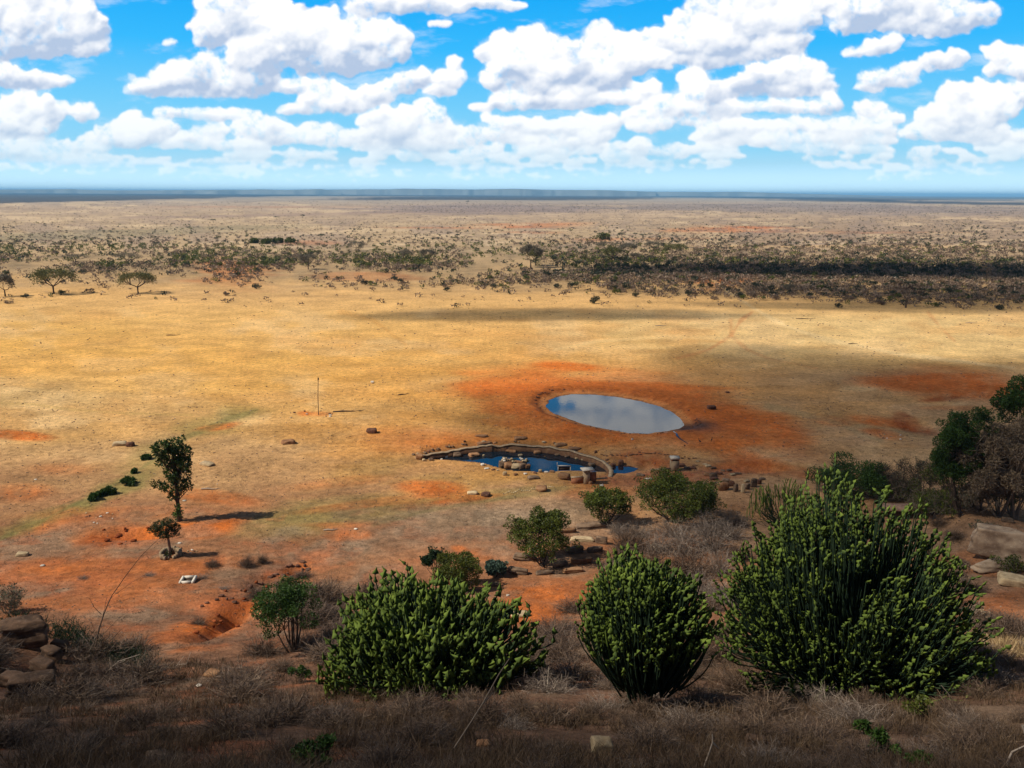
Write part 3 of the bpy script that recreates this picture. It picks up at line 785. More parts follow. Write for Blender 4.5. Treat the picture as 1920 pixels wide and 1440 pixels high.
def clump_points(n, clumps):
    c = np.array([q[:3] for q in clumps]); r = np.array([q[3] for q in clumps]); s = np.array([q[4] if len(q) > 4 else .8 for q in clumps])
    i = rng.choice(len(c), n, p=r ** 2 / (r ** 2).sum())
    d = unit(rng.normal(size=(n, 3))); q = rng.uniform(0.35, 1.08, (n, 1)) ** .5
    P = d * q * r[i][:, None]; P[:, 2] *= s[i]
    return P + c[i], d, i
def dome_clumps(R, c, k, rr=.30, seed=0, bottom=-.35):
    g = np.random.default_rng(seed); out = []
    for _ in range(k):
        d = g.normal(size=3); d /= np.linalg.norm(d)
        while d[2] < bottom: d = g.normal(size=3); d /= np.linalg.norm(d)
        q = g.uniform(.50, .84)
        out.append((d[0] * R * q, d[1] * R * q, d[2] * c * q, R * rr * g.uniform(.5, 1.15), min(c / R, 1) * .5 + .5))
        if g.random() < .55:
            q = g.uniform(.92, 1.12); out.append((d[0] * R * q, d[1] * R * q, d[2] * c * q, R * rr * g.uniform(.2, .45), .9))
    return out
def branch_to(mb, a, b, r0, r1, k=5, seg=6, sag=0.1, wob=0.04, tint=.5):
    a = np.array(a, float); b = np.array(b, float); L = np.linalg.norm(b - a)
    t = np.linspace(0, 1, seg)[:, None]
    m = (a + b) / 2 + np.array([(b - a)[0] * .18, (b - a)[1] * .18, -sag * L]) + rng.normal(0, wob * L, 3)
    P = (1 - t) ** 2 * a + 2 * t * (1 - t) * m + t ** 2 * b
    tube(mb, P, np.linspace(r0, r1, seg), k, tint); return P

def place(cx, cy, bx, by):
    """crown centre seen at (cx, cy) standing on the ground point seen at (bx, by)"""
    b = hit(bx, by); f = float(np.dot(b - CAM, fw)); d = raydir(float(cx), float(cy))
    c = CAM + d * (f / float(d @ fw)); b2 = np.array([c[0] * .7 + b[0] * .3, b[1], 0]); b2 = b
    return c, b2, f / FPX
def ell_axes(c, wpx, hpx, k):
    v = c - CAM; ph = math.atan2(-v[2], math.hypot(v[0], v[1]))
    R = wpx / 2 * k; H2 = hpx / 2 * k
    q = H2 ** 2 - (R * math.sin(ph)) ** 2
    cc = math.sqrt(max(q, (0.35 * R) ** 2)) / math.cos(ph)
    return R, min(cc, R * 1.6)

def bush(name, cx, cy, wpx, hpx, bx, by, leafmat, barkmat, label, cat='bush', n=5000, leaf=.12, k=22, rr=.30, stems=7, seed=0, tint=(0.15, .9), group=None, part='foliage', low=-.75, twig=0):
    c, b, m = place(cx, cy, bx, by); R, H2 = ell_axes(c, wpx, hpx, m); R *= 1.06; H2 *= 1.05; n = int(n * 1.5)
    e = empty(name, b, label=label, cat=cat, group=group)
    cl = dome_clumps(R, H2, int(k * 1.3), rr, seed + 11, bottom=low); off = c - b
    mb = MB(); P, d, i = clump_points(n, cl)
    g = np.random.default_rng(seed); ct = g.uniform(0, 1, len(cl))
    t = np.clip(tint[0] + (tint[1] - tint[0]) * (.45 * ct[i] + .55 * rng.random(n)), 0, 1)
    leaves(mb, P + off, leaf, leaf * .55, t, out=d * .8)
    mb.obj(part, leafmat, parent=e)
    sm = MB()
    for j in range(stems):
        q = cl[j % len(cl)]; a0 = rng.normal(0, .06 * R, 3); a0[2] = -.15
        Pp = branch_to(sm, a0, np.array(q[:3]) + off, .022 * R + .015, .008, 5, 6)
        for _ in range(3):
            q2 = cl[rng.integers(len(cl))]; branch_to(sm, Pp[3], np.array(q2[:3]) * .95 + off, .010 * R + .006, .004, 4, 5)
    if twig:
        P, d, i = clump_points(twig, cl); P = P + off
        dd = unit(d + rng.normal(0, .6, P.shape)) * R * .22
        pa = np.stack([P - dd, P - dd * .3 + rng.normal(0, .03 * R, P.shape), P + dd * .4, P + dd], 1)
        ribbons(sm, pa, .012 * R + .006, rng.random(twig))
    sm.obj('stem', barkmat, parent=e)
    return e

def dry_bush_mesh(seed, R=1.0, H=1.0, n=520, w=.011):
    g = np.random.default_rng(seed); mb = MB()
    base = g.normal(0, .10, (n, 3)) * [R, R, 0]; th = g.uniform(0, 2 * PI, n); el = np.arcsin(g.uniform(.02, 1, n) ** .8)
    tip = np.stack([np.cos(th) * np.cos(el) * R, np.sin(th) * np.cos(el) * R, np.sin(el) * H], -1) * g.uniform(.55, 1.05, (n, 1))
    k = 5; t = np.linspace(0, 1, k)[None, :, None]
    mid = (base + tip) / 2 + g.normal(0, .13, (n, 3)) * R + np.array([0, 0, .10 * H])
    P = (1 - t) ** 2 * base[:, None] + 2 * t * (1 - t) * mid[:, None] + t ** 2 * tip[:, None]
    P += g.normal(0, .018, P.shape) * R
    ribbons(mb, P, w * R, g.random(n))
    s = P[:, 2:4].reshape(-1, 3); m = len(s)             # side twigs
    for rep in range(2):
        d = unit(g.normal(size=(m, 3)) + [0, 0, .4]) * R * g.uniform(.12, .32, (m, 1))
        pa = np.stack([s, s + d * .5 + g.normal(0, .02, d.shape) * R, s + d], 1); pa[..., 2] = np.maximum(pa[..., 2], 0.01)
        ribbons(mb, pa, w * .6 * R, g.random(m))
    return mb

def stem_star(mb, path, wid, core, tint):
    """three-winged succulent stem: six-cornered star section"""
    n = len(path); tan = unit(np.gradient(path, axis=0)); u, w = frame_of(tan.mean(0) + 1e-6)
    a0 = rng.uniform(0, 2 * PI); an = a0 + np.arange(6) / 6 * 2 * PI
    cu = np.cos(an)[:, None] * u + np.sin(an)[:, None] * w
    r = np.where(np.arange(6)[None] % 2 == 0, wid[:, None], core[:, None])
    V = path[:, None] + r[..., None] * cu[None]
    V = V.reshape(-1, 3); i = np.arange(n - 1)[:, None] * 6; j = np.arange(6)[None]
    Q = np.stack([i + j, i + (j + 1) % 6, i + 6 + (j + 1) % 6, i + 6 + j], -1).reshape(-1, 4)
    tt = np.repeat(tint, 6)
    tt = tt + np.tile([.12, -.12], len(tt) // 2)
    mb.add(V, Q, tint=np.clip(tt, 0, 1))
    e = mb.n; mb.add(np.stack([path[-1] + tan[-1] * wid[-1] * .6]), tint=np.array([tint[-1]]))
    mb.t.append(np.array([(e - 6 + q, e - 6 + (q + 1) % 6, e) for q in range(6)]))

def euphorbia(cx, cy, wpx, hpx, bx, by, nst, seglen, wing, shape, label, seed=0, spread=.95, low=-.25, updir=0.75, trunk_r=.16, arms=16, droop=0):
    global rng
    keep = rng; rng = np.random.default_rng(900 + seed)
    c, b, m = place(cx, cy, bx, by); R, H2 = ell_axes(c, wpx, hpx, m)
    e = empty('candelabra_euphorbia', b, label=label, cat='euphorbia tree', group='candelabra euphorbias on the hillside')
    off = c - b; mb = MB(); tr = MB()
    hub = np.array([off[0] * .15, off[1] * .15, max(.15 * H2, .5)])
    gm_ = None
    # arms spread out from the trunk
    armend = []
    for i in range(arms):
        th = i / arms * 2 * PI + rng.uniform(-.2, .2); q = rng.uniform(.45, .9)
        tip = off + np.array([math.cos(th) * R * q, math.sin(th) * R * q, -H2 * (.35 - .75 * (1 - q))])
        P = branch_to(mb, hub + rng.normal(0, .05, 3), tip, trunk_r * .45, trunk_r * .2, 6, 9, sag=.16, wob=.03, tint=.05)
        armend.append(P)
        if shape != 'slim':      # wavy winged outer half of the arm, its tip turned up
            t = np.linspace(0, 1, 31); A = np.stack([np.interp(.35 + .65 * t, np.linspace(0, 1, len(P)), P[:, q]) for q in range(3)], -1)
            A[:, 2] += (t ** 3) * H2 * rng.uniform(.15, .45); A[:, 2] = np.maximum(A[:, 2], .06)
            wv = wing * (.42 + .30 * np.abs(np.sin(t * 15))) * (1 - .3 * t)
            stem_star(mb, A, wv, wv * .35, np.clip(.10 + .45 * t ** 2 + .12 * np.abs(np.sin(t * 15)), 0, 1))
    gaps = [unit(rng.normal(size=3)) for _ in range(9)]
    for i in range(nst):
        while True:
            d = rng.normal(size=3); d /= np.linalg.norm(d)
            if d[2] > low and max(float(d @ q) for q in gaps) < .984: break
        d[2] = abs(d[2]) if d[2] > low * .5 else d[2]
        q = rng.uniform(.84, 1.0) if rng.random() < .55 else rng.uniform(.5, .88)
        lump = rng.uniform(.90, 1.08) + .10 * math.sin(3 * math.atan2(d[1], d[0]) + seed) + .07 * math.sin(5 * math.atan2(d[1], d[0]) + 2 * seed)
        tip = off + np.array([d[0] * R, d[1] * R, d[2] * H2]) * q * lump
        tip[2] = max(tip[2], rng.uniform(.25, .6))
        # root of the stem: the nearest arm point below it
        A = armend[rng.integers(len(armend))]
        root = hub + (tip - hub) * rng.uniform(.25, .5) * np.array([1, 1, .35]) + rng.normal(0, .06 * R, 3); root[2] = max(root[2], .1)
        nseg = int(rng.integers(2, 4)) if shape != 'slim' else 4; Lw = nseg * seglen
        dirn = unit(np.array([d[0] * (1 - updir), d[1] * (1 - updir), updir]) + rng.normal(0, .17, 3))
        knee = tip - dirn * Lw
        if knee[2] < .08: knee[2] = .08
        t = np.linspace(0, 1, 6)[:, None]; ctrl = knee * [.85, .85, 1] + root * [.15, .15, 0] - [0, 0, min(.5 * abs(knee[2] - root[2]), .4 * H2)]
        low_p = (1 - t) ** 2 * root + 2 * t * (1 - t) * ctrl + t ** 2 * knee
        tube(mb, low_p, np.linspace(trunk_r * .16, wing * .22, 6), 4, .02)
        st = 6; pr = {'arrow': [.22, 1.0, .86, .60, .36, .20], 'round': [.28, .80, 1.0, .95, .70, .34], 'slim': [.7, .95, 1.0, .95, .8, .6]}[shape]
        ts = []; wd = []; tn = []; base_t = rng.uniform(.18, .48)
        for s_ in range(nseg):
            sz = rng.uniform(.55, 1.25) * (1.0 if s_ < nseg - 1 else rng.uniform(.8, 1.2))
            for q_ in range(st):
                ts.append((s_ + q_ / st * .98) / nseg); wd.append(pr[q_] * wing * sz)
                tn.append(base_t + .55 * ((s_ + q_ / st) / nseg) + rng.normal(0, .06))
        ts.append(1.0); wd.append(pr[-1] * wing * .6); tn.append(.92)
        ts = np.array(ts)[:, None]; bend = rng.normal(0, .05, 3) * Lw
        P = knee + (tip - knee) * ts + bend * (ts * (1 - ts) * 4)
        stem_star(mb, P, np.array(wd), np.minimum(np.array(wd) * .30, wing * .3), np.clip(np.array(tn), 0, 1))
    mb.obj('crown', M_EUPH, smooth=True, parent=e)
    P = np.array([[0, 0, -.4], [hub[0] * .3, hub[1] * .3, hub[2] * .4], [*hub[:2], hub[2]], hub + [0, 0, H2 * .5]])
    tube(tr, P, [trunk_r * 1.4, trunk_r * 1.1, trunk_r, trunk_r * .5], 9, .4)
    tr.obj('trunk', M_BARKD, smooth=True, parent=e)
    rng = keep
    return e

# stones: a sphere cut by a few random planes
import bmesh
def ico(n):
    b = bmesh.new(); bmesh.ops.create_icosphere(b, subdivisions=n, radius=1.0)
    v = np.array([x.co[:] for x in b.verts]); t = np.array([[q.index for q in f.verts] for f in b.faces]); b.free(); return v, t
ICO = {k: ico(k) for k in (1, 2, 3, 4, 5)}
def rock_geo(sx, sy, sz, seed, level=3, planes=11, rough=.05, flat=0.0):
    g = np.random.default_rng(seed); v, t = ICO[level]
    nrm = unit(g.normal(size=(planes, 3))); nrm = np.concatenate([nrm, [[0, 0, 1], [0, 0, -1], [.1, 1, .1], [-.1, -1, .05], [1, .1, 0], [-1, 0, .1]]])
    dist = np.concatenate([g.uniform(.72, 1.05, planes), g.uniform(.62, .85, 6)])
    dt = v @ unit(nrm).T; r = np.min(np.where(dt > .05, dist / np.maximum(dt, .05), 9), 1)
    r = np.minimum(r, 1.25)
    p = v * r[:, None]
    p = p * (1 + rough * (fbm(p[:, 0] * 2 + seed % 97, p[:, 1] * 2 + p[:, 2] * 1.7, 1.0, 4)))[:, None]
    if flat:   # bedding layers
        p[:, :2] *= (1 + flat * np.sin(p[:, 2] * 9 + seed + 1.5 * fbm(p[:, 0], p[:, 1], .7, 2)))[:, None]
    return p * [sx, sy, sz], t
def rock(bx, by, wpx, hpx, m_, label, cat='rock', name='rock', group=None, deep=.8, tilt=(0, 0), rz=None, level=3, sink=.18, rough=.08, flat=0.0, z0=None, seed=None, base=None, parent=None):
    b = hit(bx, by) if base is None else np.array(base, float)
    k = mpp(b); ph = math.atan2(HC - b[2], math.hypot(b[0], b[1]))
    sx = wpx * k / 2; sy = sx * deep
    h = max((hpx * k - 2 * sy * math.sin(ph) * .75) / math.cos(ph), sx * .35)
    if seed is None: seed = int(bx * 13 + by * 7)
    p, t = rock_geo(sx, sy, h / 2, seed, level, rough=rough, flat=flat)
    R = np.array(Matrix.Rotation(tilt[0], 3, 'X') @ Matrix.Rotation(tilt[1], 3, 'Y')); p = p @ R.T
    g = MB(); g.add(p, tris=t, tint=.5)
    if z0 is not None: b[2] = z0
    o = g.obj(name, m_, smooth=False, loc=(b[0], b[1] + sy * .6, b[2] + h / 2 * (1 - 2 * sink)), label=label, cat=cat, group=group)
    o.rotation_euler = (0, 0, (rng.uniform(-.5, .5) if rz is None else rz))
    return o

# recursive branching for bare and thorn trees
def grow(mb, p, d, L, r, depth, tips, ang=.6, upb=.15, kids=(2, 3), k=5, shrink=.72, flat=0.0, tint=.5):
    seg = 4; P = [p]; dd = d
    for i in range(seg):
        dd = unit(dd + rng.normal(0, .13, 3) + np.array([0, 0, upb * .3])); P.append(P[-1] + dd * L / seg)
    tube(mb, np.array(P), np.linspace(r, r * .68, seg + 1), max(3, k), tint)
    if depth == 0: tips.append((P[-1], dd)); return
    n = rng.integers(kids[0], kids[1] + 1)
    a0 = rng.uniform(0, 2 * PI); u, w = frame_of(dd)
    for i in range(n):
        a = a0 + i / n * 2 * PI + rng.normal(0, .3); an = ang * rng.uniform(.6, 1.3)
        nd = dd * math.cos(an) + (u * math.cos(a) + w * math.sin(a)) * math.sin(an)
        nd[2] = nd[2] * (1 - flat) + upb
        grow(mb, P[-1] if i < 2 else P[-2], unit(nd), L * shrink * rng.uniform(.8, 1.15), r * .62, depth - 1, tips, ang, upb, kids, max(3, k - 1), shrink, flat, tint)

M_EUPH = foliage_mat('euphorbia_skin', (.020, .036, .018), (.135, .19, .03), (.30, .35, .06), transl=.18, rough=.75, spec=.12)
M_EUPH2 = foliage_mat('slim_euphorbia_skin', (.02, .035, .022), (.045, .085, .03), transl=.05)
M_OLIVE = foliage_mat('olive_leaf', (.02, .03, .004), (.115, .14, .016), (.22, .23, .035))
M_DARKL = foliage_mat('dark_leaf', (.008, .020, .008), (.035, .065, .022), (.06, .10, .035))
M_GREEN = foliage_mat('green_leaf', (.012, .030, .006), (.065, .125, .018), (.13, .20, .035))
M_YG = foliage_mat('yellow_green_leaf', (.035, .045, .006), (.11, .125, .018))
M_BLUEG = foliage_mat('blue_green_leaf', (.03, .05, .04), (.09, .14, .10))
M_RUST = foliage_mat('dry_leaf', (.11, .08, .05), (.36, .26, .155), (.56, .38, .20))
M_GREYF = foliage_mat('grey_scrub', (.055, .042, .038), (.15, .12, .095))
M_GREYG = foliage_mat('grey_green_leaf', (.05, .055, .03), (.12, .125, .07))
M_TWIG = foliage_mat('dry_twig', (.035, .021, .014), (.15, .095, .06), (.36, .26, .17), transl=0.0)
M_TWIGL = foliage_mat('pale_twig', (.08, .058, .045), (.26, .20, .155), (.48, .40, .30), transl=0.0)
M_STRAW = foliage_mat('dry_grass_blade', (.045, .027, .016), (.19, .12, .065), (.42, .29, .15), transl=.15)
M_STRAWB = foliage_mat('sunlit_straw_blade', (.22, .13, .06), (.55, .40, .20), (.75, .62, .38), transl=.15)
M_BARK = wood_mat('grey_bark', (.10, .075, .055), (.26, .20, .15))
M_BARKD = wood_mat('dark_bark', (.035, .024, .018), (.11, .075, .055))
M_BARKP = wood_mat('pale_bark', (.22, .17, .13), (.42, .34, .27))
M_ROCK = stone_mat('red_brown_rock', (.16, .075, .035), (.30, .165, .085), (.38, .27, .17), 1.4)
M_ROCKG = stone_mat('grey_brown_rock', (.08, .052, .036), (.20, .135, .088), (.28, .21, .15), 1.2, layered=.6)
M_LEDGE = stone_mat('earthy_ledge_rock', (.05, .032, .022), (.14, .085, .055), (.22, .15, .10), 1.0, layered=.6)
M_ROCKB = stone_mat('pale_brown_boulder', (.17, .12, .085), (.33, .25, .175), (.45, .37, .28), .9)
M_ROCKP = stone_mat('pale_rock', (.30, .22, .13), (.46, .36, .22), (.55, .46, .32), 2.0)
M_ROCKD = stone_mat('dark_red_rock', (.07, .035, .025), (.17, .08, .05), (.25, .15, .09), 2.0)
M_WHITE = stone_mat('white_stone', (.50, .46, .40), (.65, .60, .52), (.72, .68, .6), 3.0)
M_CONC = stone_mat('weathered_concrete', (.12, .06, .035), (.20, .11, .06), (.29, .19, .12), 1.8, bump=.2)
M_MASON = stone_mat('masonry', (.22, .155, .10), (.33, .25, .16), (.42, .34, .24), 2.2, bump=.2)
# ------------------------------------------------------------------ the euphorbias on the near hillside
euphorbia(805, 1222, 425, 326, 805, 1290, 1150, .33, .155, 'arrow', 'broad winged candelabra euphorbia with arrow shaped tips, widest low dome', seed=1, low=-.12, updir=.62)
euphorbia(1203, 1162, 262, 262, 1212, 1325, 1000, .19, .082, 'round', 'small candelabra euphorbia on a visible gnarled trunk between two larger ones', seed=2, low=-.22, trunk_r=.2, arms=30, updir=.6)
euphorbia(1578, 1192, 475, 560, 1585, 1290, 2900, .21, .092, 'round', 'largest candelabra euphorbia with stacked round green segments above tangled grey arms', seed=3, low=-.10, arms=48, trunk_r=.24, updir=.55)
euphorbia(1478, 950, 160, 110, 1475, 1000, 210, .34, .05, 'slim', 'slim stemmed grey green euphorbia behind the largest one', seed=4, low=0.0, updir=.9, trunk_r=.12)

# ------------------------------------------------------------------ leafy bushes and trees of the slope
bush('round_bush', 1016, 1002, 122, 92, 1018, 1062, M_OLIVE, M_BARKD, 'round olive green bush on thin stems beside stacked rock slabs', n=9000, leaf=.17, k=30, seed=1, rr=.27)
bush('round_bush', 1136, 948, 92, 66, 1136, 985, M_OLIVE, M_BARKD, 'smaller olive bush above the rock slabs, next to a wide bush', n=6500, leaf=.17, k=22, seed=2)
bush('round_bush', 1274, 930, 158, 92, 1272, 980, M_OLIVE, M_BARKD, 'widest olive green bush below the pale stone pillar', n=11500, leaf=.18, k=34, seed=3, rr=.25)
bush('round_bush', 860, 1066, 92, 66, 860, 1105, M_YG, M_BARKD, 'yellow green bush peeping over the broad winged euphorbia', n=6500, leaf=.14, k=20, seed=4)
bush('dark_shrub', 818, 1050, 48, 42, 822, 1085, M_DARKL, M_BARKD, 'dark leaved shrub joined to the yellow green bush', cat='shrub', n=1800, leaf=.17, k=9, seed=5)
bush('dark_shrub', 1592, 890, 140, 70, 1596, 925, M_GREEN, M_BARKD, 'dense deep green rounded bush behind the slim euphorbia', n=12000, leaf=.17, k=24, seed=6)
bush('leafy_tree', 545, 1138, 140, 100, 552, 1222, M_GREEN, M_BARKD, 'small multi stemmed green tree beside the winged euphorbia', cat='tree', n=8500, leaf=.11, k=28, stems=10, seed=7, rr=.26)
bush('succulent_clump', 928, 1066, 46, 32, 928, 1080, M_BLUEG, M_BARKD, 'low blue green spiky succulent clump on red soil', cat='succulent', n=2600, leaf=.22, k=7, seed=8, stems=3)
bush('leafy_tree', 1795, 850, 78, 190, 1800, 968, M_GREEN, M_BARKD, 'tall narrow green tree at the edge of the rust leaved one', cat='tree', low=-.9, n=12000, leaf=.16, k=30, stems=8, seed=9, rr=.34)
bush('yellowing_shrub', 1770, 905, 90, 70, 1772, 955, M_YG, M_BARKD, 'loose yellow green shrub at the foot of the narrow tree', cat='shrub', n=2600, leaf=.14, k=14, seed=10, twig=300)
bush('dry_leaved_tree', 1868, 868, 145, 165, 1872, 968, M_RUST, M_BARK, 'rust brown tree full of dead leaves above the flat boulder', cat='tree', low=-.9, n=24000, leaf=.19, k=50, stems=9, seed=11, rr=.26, twig=2600)
bush('leafy_tree', 1922, 760, 96, 100, 1965, 985, M_GREEN, M_BARKD, 'deep green tree crown rising above the rust leaved tree', cat='tree', n=6500, leaf=.2, k=20, stems=8, seed=12, rr=.32)
bush('leafy_tree', 1880, 905, 70, 60, 1892, 962, M_GREEN, M_BARKP, 'small pale trunked tree with sparse green leaves under the rusty crown', cat='tree', n=1800, leaf=.15, k=14, stems=6, seed=13)
bush('thin_shrub', 1690, 895, 90, 70, 1690, 935, M_GREYG, M_BARKD, 'see through grey twiggy shrub next to the dense dark bush', cat='shrub', n=1500, leaf=.12, k=14, stems=12, seed=14, twig=900)
bush('thin_shrub', 1735, 890, 60, 70, 1735, 940, M_GREYG, M_BARKD, 'thin grey green shrub against the yellow green one', cat='shrub', n=1300, leaf=.12, k=10, stems=8, seed=15, twig=500)
for i, (x, y, w, h, lb) in enumerate([(275,858,15,8,'small dark green tuft nearest the lone tree crown'),(252,884,10,7,'smallest green tuft between two larger ones in the damp groove'),(240,903,30,13,'largest low green bush in the damp groove'),
                 (207,920,18,12,'green tuft second from the lower end of the row'),(190,925,17,11,'green tuft in the middle of the row along the groove'),(174,932,18,13,'green tuft at the lower end of the row along the groove')]):
    bush('green_tuft', x, y, w, h, x, y + h * .45, M_GREEN, M_BARKD, lb, n=700, leaf=.22, k=6, stems=2, seed=30 + i, rr=.5, group='low green bushes along the damp groove')

for i, (x, y, w, h, by, M__, n, tw, lb) in enumerate([
 (1835, 800, 70, 70, 965, M_GREEN, 3500, 0, 'green tree top between the narrow tree and the rusty crown'),
 (1905, 830, 90, 90, 975, M_RUST, 5000, 900, 'second rusty crown at the picture edge under the deep green crown'),
 (1790, 800, 60, 60, 965, M_GREEN, 3500, 0, 'light green crown top above the narrow tree'),
 (1900, 890, 70, 50, 970, M_GREEN, 3000, 100, 'green leaves hanging in front of the rusty crowns'),
 (1838, 935, 80, 60, 965, M_GREYG, 1500, 1200, 'grey twiggy shrub under the rusty crown'),
 (1755, 945, 80, 50, 972, M_OLIVE, 2200, 500, 'olive shrub behind the slatted shelter'),
 (1660, 915, 80, 46, 935, M_GREYG, 1300, 900, 'grey green shrub filling the gap behind the largest euphorbia'),
 (1715, 925, 70, 46, 945, M_YG, 1500, 700, 'thin yellowish shrub just beyond the shelter roof'),
 (1900, 925, 60, 60, 968, M_GREEN, 2000, 200, 'fresh green shrub on the top edge of the huge boulder'),
 (1895, 1058, 60, 30, 1075, M_OLIVE, 900, 300, 'small olive shrub growing in the cleft under the huge boulder'),
 (1850, 990, 50, 24, 1000, M_GREYG, 500, 300, 'grey shrub tucked against the huge boulder'),
 (1795, 1080, 50, 60, 1110, M_RUST, 500, 900, 'brown stalky shrub right behind the largest euphorbia'),
 (1830, 1150, 60, 50, 1175, M_RUST, 300, 900, 'brown dead shrub above the bright straw'),
 (15, 1120, 60, 50, 1150, M_GREYG, 400, 700, 'grey shrub on the ledge top at the picture edge')]):
    bush('edge_shrub' if h < 65 else 'leafy_tree', x, y, w, h, x, by, M__, M_BARK, lb, cat='shrub' if h < 65 else 'tree', n=n, leaf=.15, k=18, stems=7, seed=400 + i, twig=tw, low=-.9, rr=.3)

# lone tree: tall ragged crown on a leafy trunk
def lone_tree():
    c, b, m = place(332, 872, 336, 977)
    e = empty('lone_tree', b, label='tall lone tree with dense dark crown standing on red earth', cat='tree')
    s = MB(); f = MB()
    P = np.array([[0, 0, -.3], [.05, 0, 1.2], [-.05, .1, 2.4], [.0, 0, 3.6], [-.1, .1, 5.0], [-.05, 0, 6.6], [0, 0, 8.2]]) * (m * 160 / 8.4)
    tube(s, P, [.28, .2, .17, .15, .11, .07, .03], 8, .5)
    u = m * 1.0; cl = []
    C_ = lambda x, y, r, z=1.0: cl.append(((x - 336) * u, rng.normal(0, 8) * u, (977 - y) * u * 1.03, r * u, z))
    for (x, y, r) in [(318,838,15),(340,832,14),(352,850,15),(322,862,17),(345,872,17),(358,865,11),(335,852,18),(312,850,9),(330,885,14),(350,890,12),(305,868,5),(362,842,5),(348,826,6),(330,826,6),(312,833,6),
                      (303,904,8),(312,912,8),(325,915,9),(345,910,10),(355,905,7),(358,915,5),(330,925,8),(340,920,9),(335,895,10),(322,935,4),(340,945,4),(337,958,6),(334,968,7),(342,952,4)]: C_(x, y, r)
    PP, d, i = clump_points(6500, cl); t = np.clip(.1 + .8 * rng.random(len(PP)) * (.5 + .5 * (d[:, 0] < .2)), 0, 1)
    leaves(f, PP, .22, .12, rng.random(len(PP)) * .85, out=d)
    f.obj('foliage', M_GREEN, parent=e)
    for q in cl[:24]:
        z = min(max(q[2] * .62, 1.5), 7) ; branch_to(s, [0, 0, z], q[:3], .06, .015, 5, 6, sag=-.05)
    s.obj('trunk', M_BARKD, parent=e)
lone_tree()
def planter_tree():
    c, b, m = place(313, 992, 318, 1046)
    e = empty('small_tree', b + [0, 0, .2], label='small wispy tree leaning out of a round stone planter', cat='tree')
    s = MB(); f = MB(); u = m
    tube(s, np.array([[0, 0, -.3], [.08, 0, .8], [-.02, .1, 1.6], [-.15, .1, 2.3]]), [.14, .11, .09, .06], 7, .5)
    cl = [((x - 318) * u, rng.normal(0, 5) * u, (1046 - y) * u, r * u) for x, y, r in [(296,992,9),(304,985,10),(315,990,11),(325,985,10),(333,992,9),(325,1000,9),(313,1003,8),(322,975,8),(303,1000,7),(288,995,5),(336,1002,5),(318,1040,5)]]
    P, d, i = clump_points(4200, cl); leaves(f, P, .13, .06, rng.random(len(P)) * .8, out=d); f.obj('foliage', M_GREYG2, parent=e)
    for q in cl[:-1]: branch_to(s, [-.1, .05, 1.5], q[:3], .045, .012, 4, 5, sag=.0)
    s.obj('trunk', M_BARK, parent=e)
    # round planter of broken masonry
    mb = MB(); n = 28; R = 15 * u * 1.15
    for i in range(n):
        a = i / n * 2 * PI
        if 20 < i < 24: continue
        boxm(mb, (math.cos(a) * R, math.sin(a) * R, .22 + rng.normal(0, .03)), (.22, 2 * PI * R / n * 1.02, .62 - (.25 if math.sin(a) < -.5 else 0) + rng.normal(0, .05)), rz=a, jit=.04)
    p = MB(); o = mb.obj('planter', M_MASON, loc=b + [0, .3, -.05], label='round broken stone planter holding the small wispy tree', cat='planter')
M_GREYG2 = foliage_mat('wispy_leaf', (.025, .035, .010), (.075, .10, .03), (.14, .16, .06))
planter_tree()

# long bare sapling reaching up across the red slope
def sapling():
    b = hit(181, 1232); k = mpp(b)
    f = float(np.dot(b - CAM, fw))
    def at(x, y, dz=0):
        d = raydir(float(x), float(y)); return CAM + d * ((f + dz) / float(d @ fw)) - b
    e = empty('bare_sapling', b, label='long thin leafless sapling with one curved stem over red ground', cat='sapling')
    mb = MB()
    def ln(pts, r0, r1):
        P = np.array([at(x, y, z) for x, y, z in pts]); n = 14
        t = np.linspace(0, len(P) - 1, n); Q = np.stack([np.interp(t, np.arange(len(P)), P[:, i]) for i in range(3)], -1) + rng.normal(0, .008, (n, 3))
        tube(mb, Q, np.linspace(r0, r1, n), 4, .3)
    ln([(178,1240,0),(180,1205,0),(190,1165,.3),(205,1125,.6),(228,1090,.9),(262,1045,1.3),(300,1008,1.6)], .045, .010)
    ln([(190,1152,.2),(178,1140,.1),(168,1122,0),(152,1118,-.2)], .018, .006)
    ln([(205,1125,.5),(215,1115,.6),(250,1090,.8),(285,1070,1.)], .012, .005)
    ln([(192,1160,.3),(200,1120,.6),(196,1120,.8)], .012, .006)
    ln([(188,1195,0),(222,1160,.3),(250,1140,.5)], .012, .005)
    ln([(196,1138,.4),(225,1128,.6),(260,1118,.8)], .009, .004)
    ln([(182,1215,0),(210,1200,.3),(228,1178,.4)], .010, .004)
    ln([(181,1190,0),(172,1170,-.1),(168,1150,0)], .010, .004)
    mb.obj('branch', M_BARKD, parent=e)
sapling()

